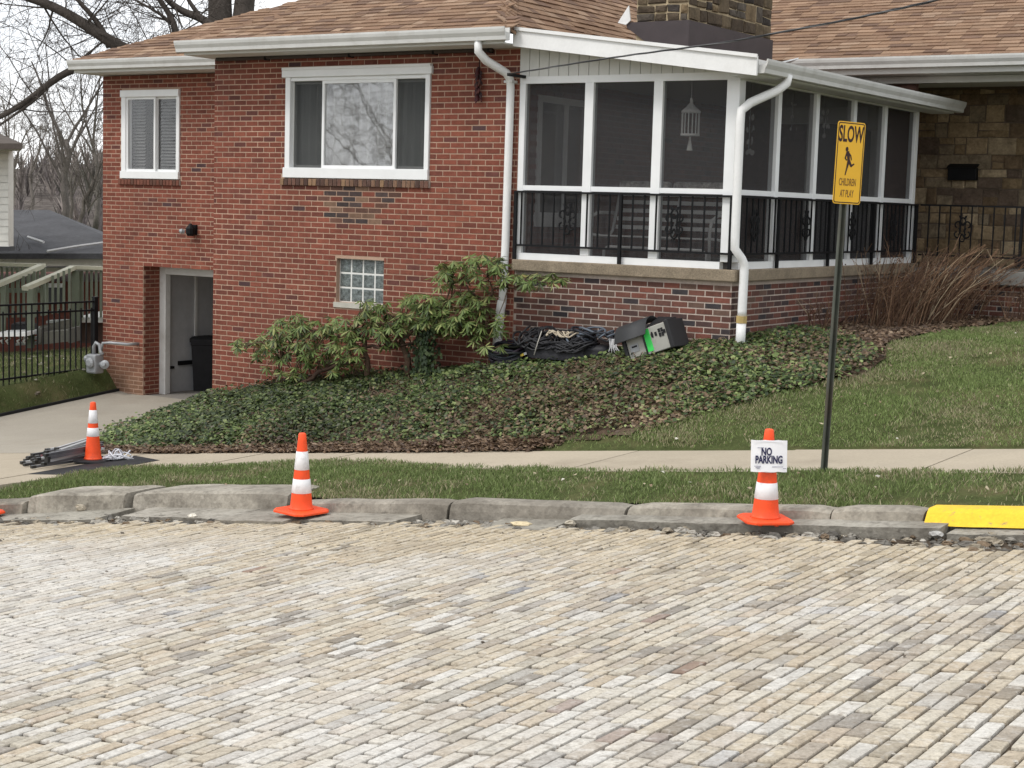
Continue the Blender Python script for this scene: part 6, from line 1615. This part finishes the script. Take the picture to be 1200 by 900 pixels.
for k in range(5):
    b = MB(); y = 376 + k * 6.5; x = 40 + k * 0; quadpx(b, [(54 - k * 9, y), (78 - k * 9, y - 1), (78 - k * 9, y + 2), (54 - k * 9, y + 3)], 32.2 - k * .15, .28, (.30, .31, .28)); b.build('stair_tread', M['attr'], dk)
# garden furniture on the lawn there
gt = thing('garden_table', 'low white ornate garden table on the lawn beyond the fence', 'table', tuple(atd(12, 398, 31)))
b = MB(); quadpx(b, [(-8, 391), (30, 390), (31, 394), (-8, 395)], 30.6, .9, (.66, .66, .64)); b.build('table_top', M['attr'], gt)
for x in (3, 9, 22, 29):
    b = MB(); A = atd(x, 394, 30.8); b.tube([A, A + EX * .05 - EZ * .04, A - EX * .03 - EZ * .09, A + EX * .02 - EZ * .15], .022, 6, (.66, .66, .64)); b.build('leg', M['attr'], gt, True)
gc = thing('garden_sofa', 'grey wicker garden seat in front of the timber deck', 'seat', tuple(atd(66, 404, 31.4)))
b = MB(); quadpx(b, [(47, 382), (82, 374), (83, 388), (48, 392)], 31.9, .14, (.13, .125, .10)); b.build('backrest', M['attr_rough'], gc)
b = MB(); quadpx(b, [(46, 390), (82, 387), (82, 400), (46, 404)], 31.2, .6, (.15, .145, .12)); b.build('seat', M['attr_rough'], gc)
for x in (46, 82): b = MB(); quadpx(b, [(x - 2, 385), (x + 2, 385), (x + 2, 402), (x - 2, 402)], 31.1, .7, (.12, .115, .10)); b.build('arm', M['attr_rough'], gc)
cd = thing('dark_crate', 'dark slatted crate on the lawn left of the grey wicker seat', 'crate', tuple(atd(24, 392, 31.8)))
b = MB(); quadpx(b, [(13, 380), (34, 381), (34, 390), (13, 390)], 31.9, .5, (.02, .02, .022)); b.build('body', M['attr'], cd)
for x in (16, 21, 26, 31): b = MB(); quadpx(b, [(x - 1.5, 379), (x + 1.5, 379), (x + 1.5, 380), (x - 1.5, 380)], 31.85, .5, (.05, .05, .05)); b.build('slat', M['attr'], cd)
# pale stones and litter along the foot of the fence
b = MB()
for k in range(120):
    u, v = rnd.uniform(-17, -12.4), rnd.uniform(-3, 4)
    stone(b, (u, v, float(H(u, v)) + .02), rnd.uniform(.015, .05), pal([((.35, .33, .28), 2), ((.2, .17, .13), 3), ((.5, .48, .44), .6)]), .5)
tag(b.build('pebbles', M['rubble']), kind='stuff')
# corner of a white house at the left edge
wh = thing('white_house', 'corner of a white house with brown shingled eave at the left edge', 'house', tuple(atd(-20, 300, 30)))
b = MB(); quadpx(b, [(-160, 176), (10, 176), (10, 292), (-160, 292)], 30, .3, (.70, .69, .64)); b.prism([atd(-160, 176, 30.31), atd(9, 176, 30.31), atd(9, 292, 30.31), atd(-160, 292, 30.31)], EY * 6 - EX * 2.4, (.70, .69, .64)); b.build('wall', M['attr'], wh)
for k in range(13):
    b = MB(); y = 180 + k * 8.6; quadpx(b, [(-160, y), (9.8, y), (9.8, y + 8.0), (-160, y + 8.0)], 29.97 - .0, .025, (.70, .69, .64)); b.build('siding_board', M['attr'], wh)
b = MB(); quadpx(b, [(-160, 169), (27, 169.5), (27, 174), (-160, 175)], 29.2, .12, (.50, .49, .45)); b.build('gutter', M['attr'], wh)
b = MB(); b.prism([atd(-160, 176, 29.2), atd(26, 175, 29.2), atd(20, 177, 30.2), atd(-160, 178, 30.2)], EZ * .03, (.45, .44, .42)); b.build('soffit', M['attr'], wh)
b = MB(); b.prism([atd(-160, 168, 29.1), atd(26, 168, 29.1), atd(-10, 152, 31.5), atd(-160, 120, 33)], (0, 0, -.1), (.10, .085, .075)); b.build('roof', M['attr_rough'], wh)
b = MB(); quadpx(b, [(-160, 289), (11.5, 289), (11.5, 294), (-160, 294)], 29.9, .3, (.03, .03, .035)); b.build('foot_flashing', M['attr'], wh)

# --- bare trees
def grow(b, p, d, L_, r, depth, col, spread, droop, nseg=5, kids=(3, 6), minr=.004):
    pts = [np.array(p, float)]; d = unit(np.array(d, float)); q = d.copy()
    for i in range(nseg):
        q = unit(q + R.normal(0, .10, 3) + np.array((0, 0, -droop if depth <= 1 else .03)))
        pts.append(pts[-1] + q * L_ / nseg)
    b.tube(pts, np.linspace(r, max(r * .35, minr * .6), nseg + 1), 7 if r > .08 else 4 if r > .02 else 3, col, cap=False)
    if depth <= 0: return
    for k in range(rnd.randint(*kids)):
        f = rnd.uniform(.25, 1.0); j = f * nseg; i = min(int(j), nseg - 1); s = pts[i] + (pts[i + 1] - pts[i]) * (j - i)
        a = unit(np.cross(q, R.normal(0, 1, 3))); nd = unit(q * rnd.uniform(.5, .95) + a * spread * rnd.uniform(.6, 1.2))
        grow(b, s, nd, L_ * rnd.uniform(.42, .68), max(r * (1 - f * .5) * rnd.uniform(.38, .55), minr), depth - 1, col, spread, droop, max(3, nseg - 1), kids, minr)
BK = (.075, .064, .056)
big = thing('bare_tree', 'large bare tree with thick dark limbs arching up behind the left roof', 'tree', tuple(atd(262, 300, 36)))
def limb(b, pts, dep, r0, r1, col=BK, n=20):
    p = np.array([atd(x[0], x[1], dep + (x[2] if len(x) > 2 else 0)) for x in pts]); tt = np.linspace(0, len(p) - 1, n)
    c = np.stack([np.interp(tt, range(len(p)), p[:, k]) for k in range(3)], -1)
    for _ in range(3): c[1:-1] = (c[:-2] + 2 * c[1:-1] + c[2:]) / 4
    b.tube(c, np.linspace(r0, r1, n), 9 if r0 > .08 else 6, col); return c
b = MB(); limb(b, [(262, 300), (260, 90), (258, 20), (256, -60), (262, -260)], 36, .34, .20); b.build('trunk', M['bark'], big, True)
b = MB(); limb(b, [(262, 140), (280, 60), (286, 10), (292, -60), (310, -220)], 36, .28, .18); b.build('trunk', M['bark'], big, True)
limbs = [([(258, 120), (205, 85), (160, 63), (143, 58), (120, 43), (95, 25), (68, 10), (40, -3), (-10, -14), (-90, -30)], .17, .07), ([(128, 55), (122, 38), (108, 18), (92, 2), (80, -20)], .075, .035),
         ([(256, 130), (170, 92), (128, 76), (98, 76), (72, 86), (50, 104), (28, 122), (0, 138), (-50, 158)], .105, .05), ([(66, 92), (40, 118), (15, 136), (-20, 160)], .045, .02),
         ([(212, 60), (206, 42), (204, 28), (196, 12), (180, -10)], .09, .05), ([(258, 40), (238, 22), (215, 14), (200, 4), (186, -12)], .10, .055), ([(236, 22), (222, 2), (210, -20)], .06, .03), ([(204, 30), (190, 18), (170, 6), (150, -4)], .04, .02)]
tw = MB()
for pts, r0, r1 in limbs:
    b = MB(); c = limb(b, pts, 34.5, r0, r1); b.build('limb', M['bark'], big, True)
    for k in range(int(len(pts) * 2.6)):
        i = rnd.randrange(3, len(c)); d = unit(R.normal(0, 1, 3) * (1, 1, .8) + np.array((0, 0, .15)) - EX * .25)
        grow(tw, c[i], d, rnd.uniform(.9, 2.2), r1 * rnd.uniform(.25, .45), 3, BK, .85, .12, 4, (2, 4), .0045)
tag(tw.build('twigs', M['bark'], big), kind='stuff')

def tree(px, pyb, pyt, dep, label, r=.16, col=(.10, .088, .08), forks=5, grp='bare trees behind the low dark-roofed house', name='bare_tree', dpt=3, lean=0.0, kids=(3, 5)):
    base = atd(px, pyb, dep); hgt = (pyb - pyt) / FPX * dep
    t = thing(name, label, 'tree', tuple(base), grp)
    b = MB(); r *= .72; col = tuple(x * 1.5 for x in col); p = base; pts = [base + EX * lean * hgt * f * f + EX * rnd.gauss(0, .06) + EZ * hgt * .5 * f for f in np.linspace(0, 1, 6)]
    b.tube(pts, np.linspace(r, r * .6, 6), 7, col); b.build('trunk', M['bark'], t, True)
    b = MB()
    for k in range(forks):
        f = rnd.uniform(.35, 1); s = pts[0] * (1 - f) + pts[-1] * f; a = rnd.uniform(0, 6.28)
        grow(b, s, EX * math.cos(a) * .45 + EY * math.sin(a) * .45 + EZ, hgt * rnd.uniform(.38, .58), r * rnd.uniform(.3, .5), dpt, col, .6, .0, 5, kids, .006)
    b.build('branches', M['bark'], t); return t
tree(77, 268, 60, 58, 'slim bare tree with a clear trunk rising in the gap left of the house', .20, (.085, .075, .068), 7)
tree(95, 272, 150, 52, 'many-stemmed bare tree leaning right against the house corner', .11, (.08, .07, .06), 8, lean=.12)
tree(84, 270, 130, 55, 'young bare tree between the slim trunk and the leaning one', .09, (.085, .075, .065), 6)
tree(14, 262, 90, 62, 'pale bare tree close to the white house corner', .15, (.13, .115, .10), 7)
tree(36, 264, 120, 75, 'thin bare tree above the ridge of the dark roof', .14, (.12, .105, .095), 7)
tree(112, 270, 80, 66, 'bare tree half hidden by the brick corner of the house', .16, (.10, .09, .08), 7)
tree(-40, 268, 60, 60, 'bare tree beyond the left edge of the picture', .16, (.10, .09, .08), 6)

# --- wooded hill in the distance
def hill_z(X, Y): return -8 + 11.5 * np.exp(-((Y - 0) / 90) ** 2)
hb = MB()
rows, cols_ = 9, 40; V_ = []
for i in range(rows):
    for j in range(cols_):
        s = (j / (cols_ - 1) - .5) * 520; f = i / (rows - 1); dep = 150 + 150 * f
        p = CAM + EY * dep + EX * (s - 90) ; p[2] = -9 + 12.0 * f ** .8 * (1 + .22 * math.sin(s * .02 + 1) + .12 * math.sin(s * .061)); V_.append(p)
hb.add(V_, [(i * cols_ + j, i * cols_ + j + 1, (i + 1) * cols_ + j + 1, (i + 1) * cols_ + j) for i in range(rows - 1) for j in range(cols_ - 1)], (.085, .072, .066))
tag(hb.build('hill', mat('hill_woods', (.10, .088, .08), rough=1, n1=(.12, .3), n2=(.9, .5), spec=.0, tint=(.35, (.17, .15, .14), .48, .7, .7))), kind='structure')
V_ = np.array(V_).reshape(rows, cols_, 3)
Pw = []; 
for k in range(2600):
    i, j = rnd.uniform(0, rows - 1.001), rnd.uniform(0, cols_ - 1.001); a, c = int(i), int(j); fi, fj = i - a, j - c
    Pw.append((V_[a, c] * (1 - fi) + V_[a + 1, c] * fi) * (1 - fj) + (V_[a, c + 1] * (1 - fi) + V_[a + 1, c + 1] * fi) * fj)
Pw = np.array(Pw); VV_, FF_, CC_ = [], [], []; n0 = 0
for p in Pw:
    q = proj(p)
    if q[0] < -260 or q[0] > 420: continue
    hgt = rnd.uniform(3, 7.0) * (1 + .5 * math.sin(p[0] * .05) * math.sin(p[1] * .03)); base = np.array(pal([((.155, .135, .13), 3), ((.125, .11, .105), 3), ((.19, .165, .15), 2), ((.11, .105, .09), .5)]))
    for s in range(26):
        a = rnd.uniform(0, 6.28); st_ = p + EZ * hgt * rnd.uniform(.0, .5); sp = rnd.uniform(.02, .30) * hgt; en = st_ + np.array((math.cos(a), math.sin(a), 0)) * sp + EZ * hgt * rnd.uniform(.25, .6)
        wd = EX * rnd.uniform(.05, .20); VV_ += [st_ - wd, st_ + wd, en]; FF_.append((n0, n0 + 1, n0 + 2)); CC_.append(base * rnd.uniform(.55, 1.7)); n0 += 3
tag(bulk('woods', VV_, FF_, np.array(CC_), M['bark']), 'grey brown leafless woods covering the distant hill', 'woods', kind='stuff')

# --- across the street, behind the photographer: bare trees that the big front window mirrors
def behind(u, v, hgt, r, label):
    base = np.array((u, v, float(zr(np.clip(u, -40, 30))) - .4)); t = thing('bare_tree', label, 'tree', tuple(base), 'bare trees mirrored in the picture window')
    b = MB(); pts = [base + EZ * hgt * .4 * f + np.array((rnd.gauss(0, .1), rnd.gauss(0, .1), 0)) for f in np.linspace(0, 1, 5)]; b.tube(pts, np.linspace(r, r * .7, 5), 8, BK); b.build('trunk', M['bark'], t, True)
    b = MB()
    for k in range(9):
        a = rnd.uniform(0, 6.28); s = pts[2] * (1 - k / 9) + pts[4] * (k / 9); grow(b, s, np.array((math.cos(a) * .7, math.sin(a) * .7, .55)), hgt * rnd.uniform(.32, .5), r * .15, 4, tuple(x * 1.6 for x in BK), .95, .04, 5, (2, 4), .010)
    b.build('branches', M['bark'], t)
behind(-23, -25, 17, .26, 'bare tree across the street mirrored left in the picture window')
behind(-29, -33, 21, .34, 'taller bare tree across the street mirrored right in the picture window')
behind(-36, -31, 18, .28, 'bare tree across the street mirrored behind the two others')
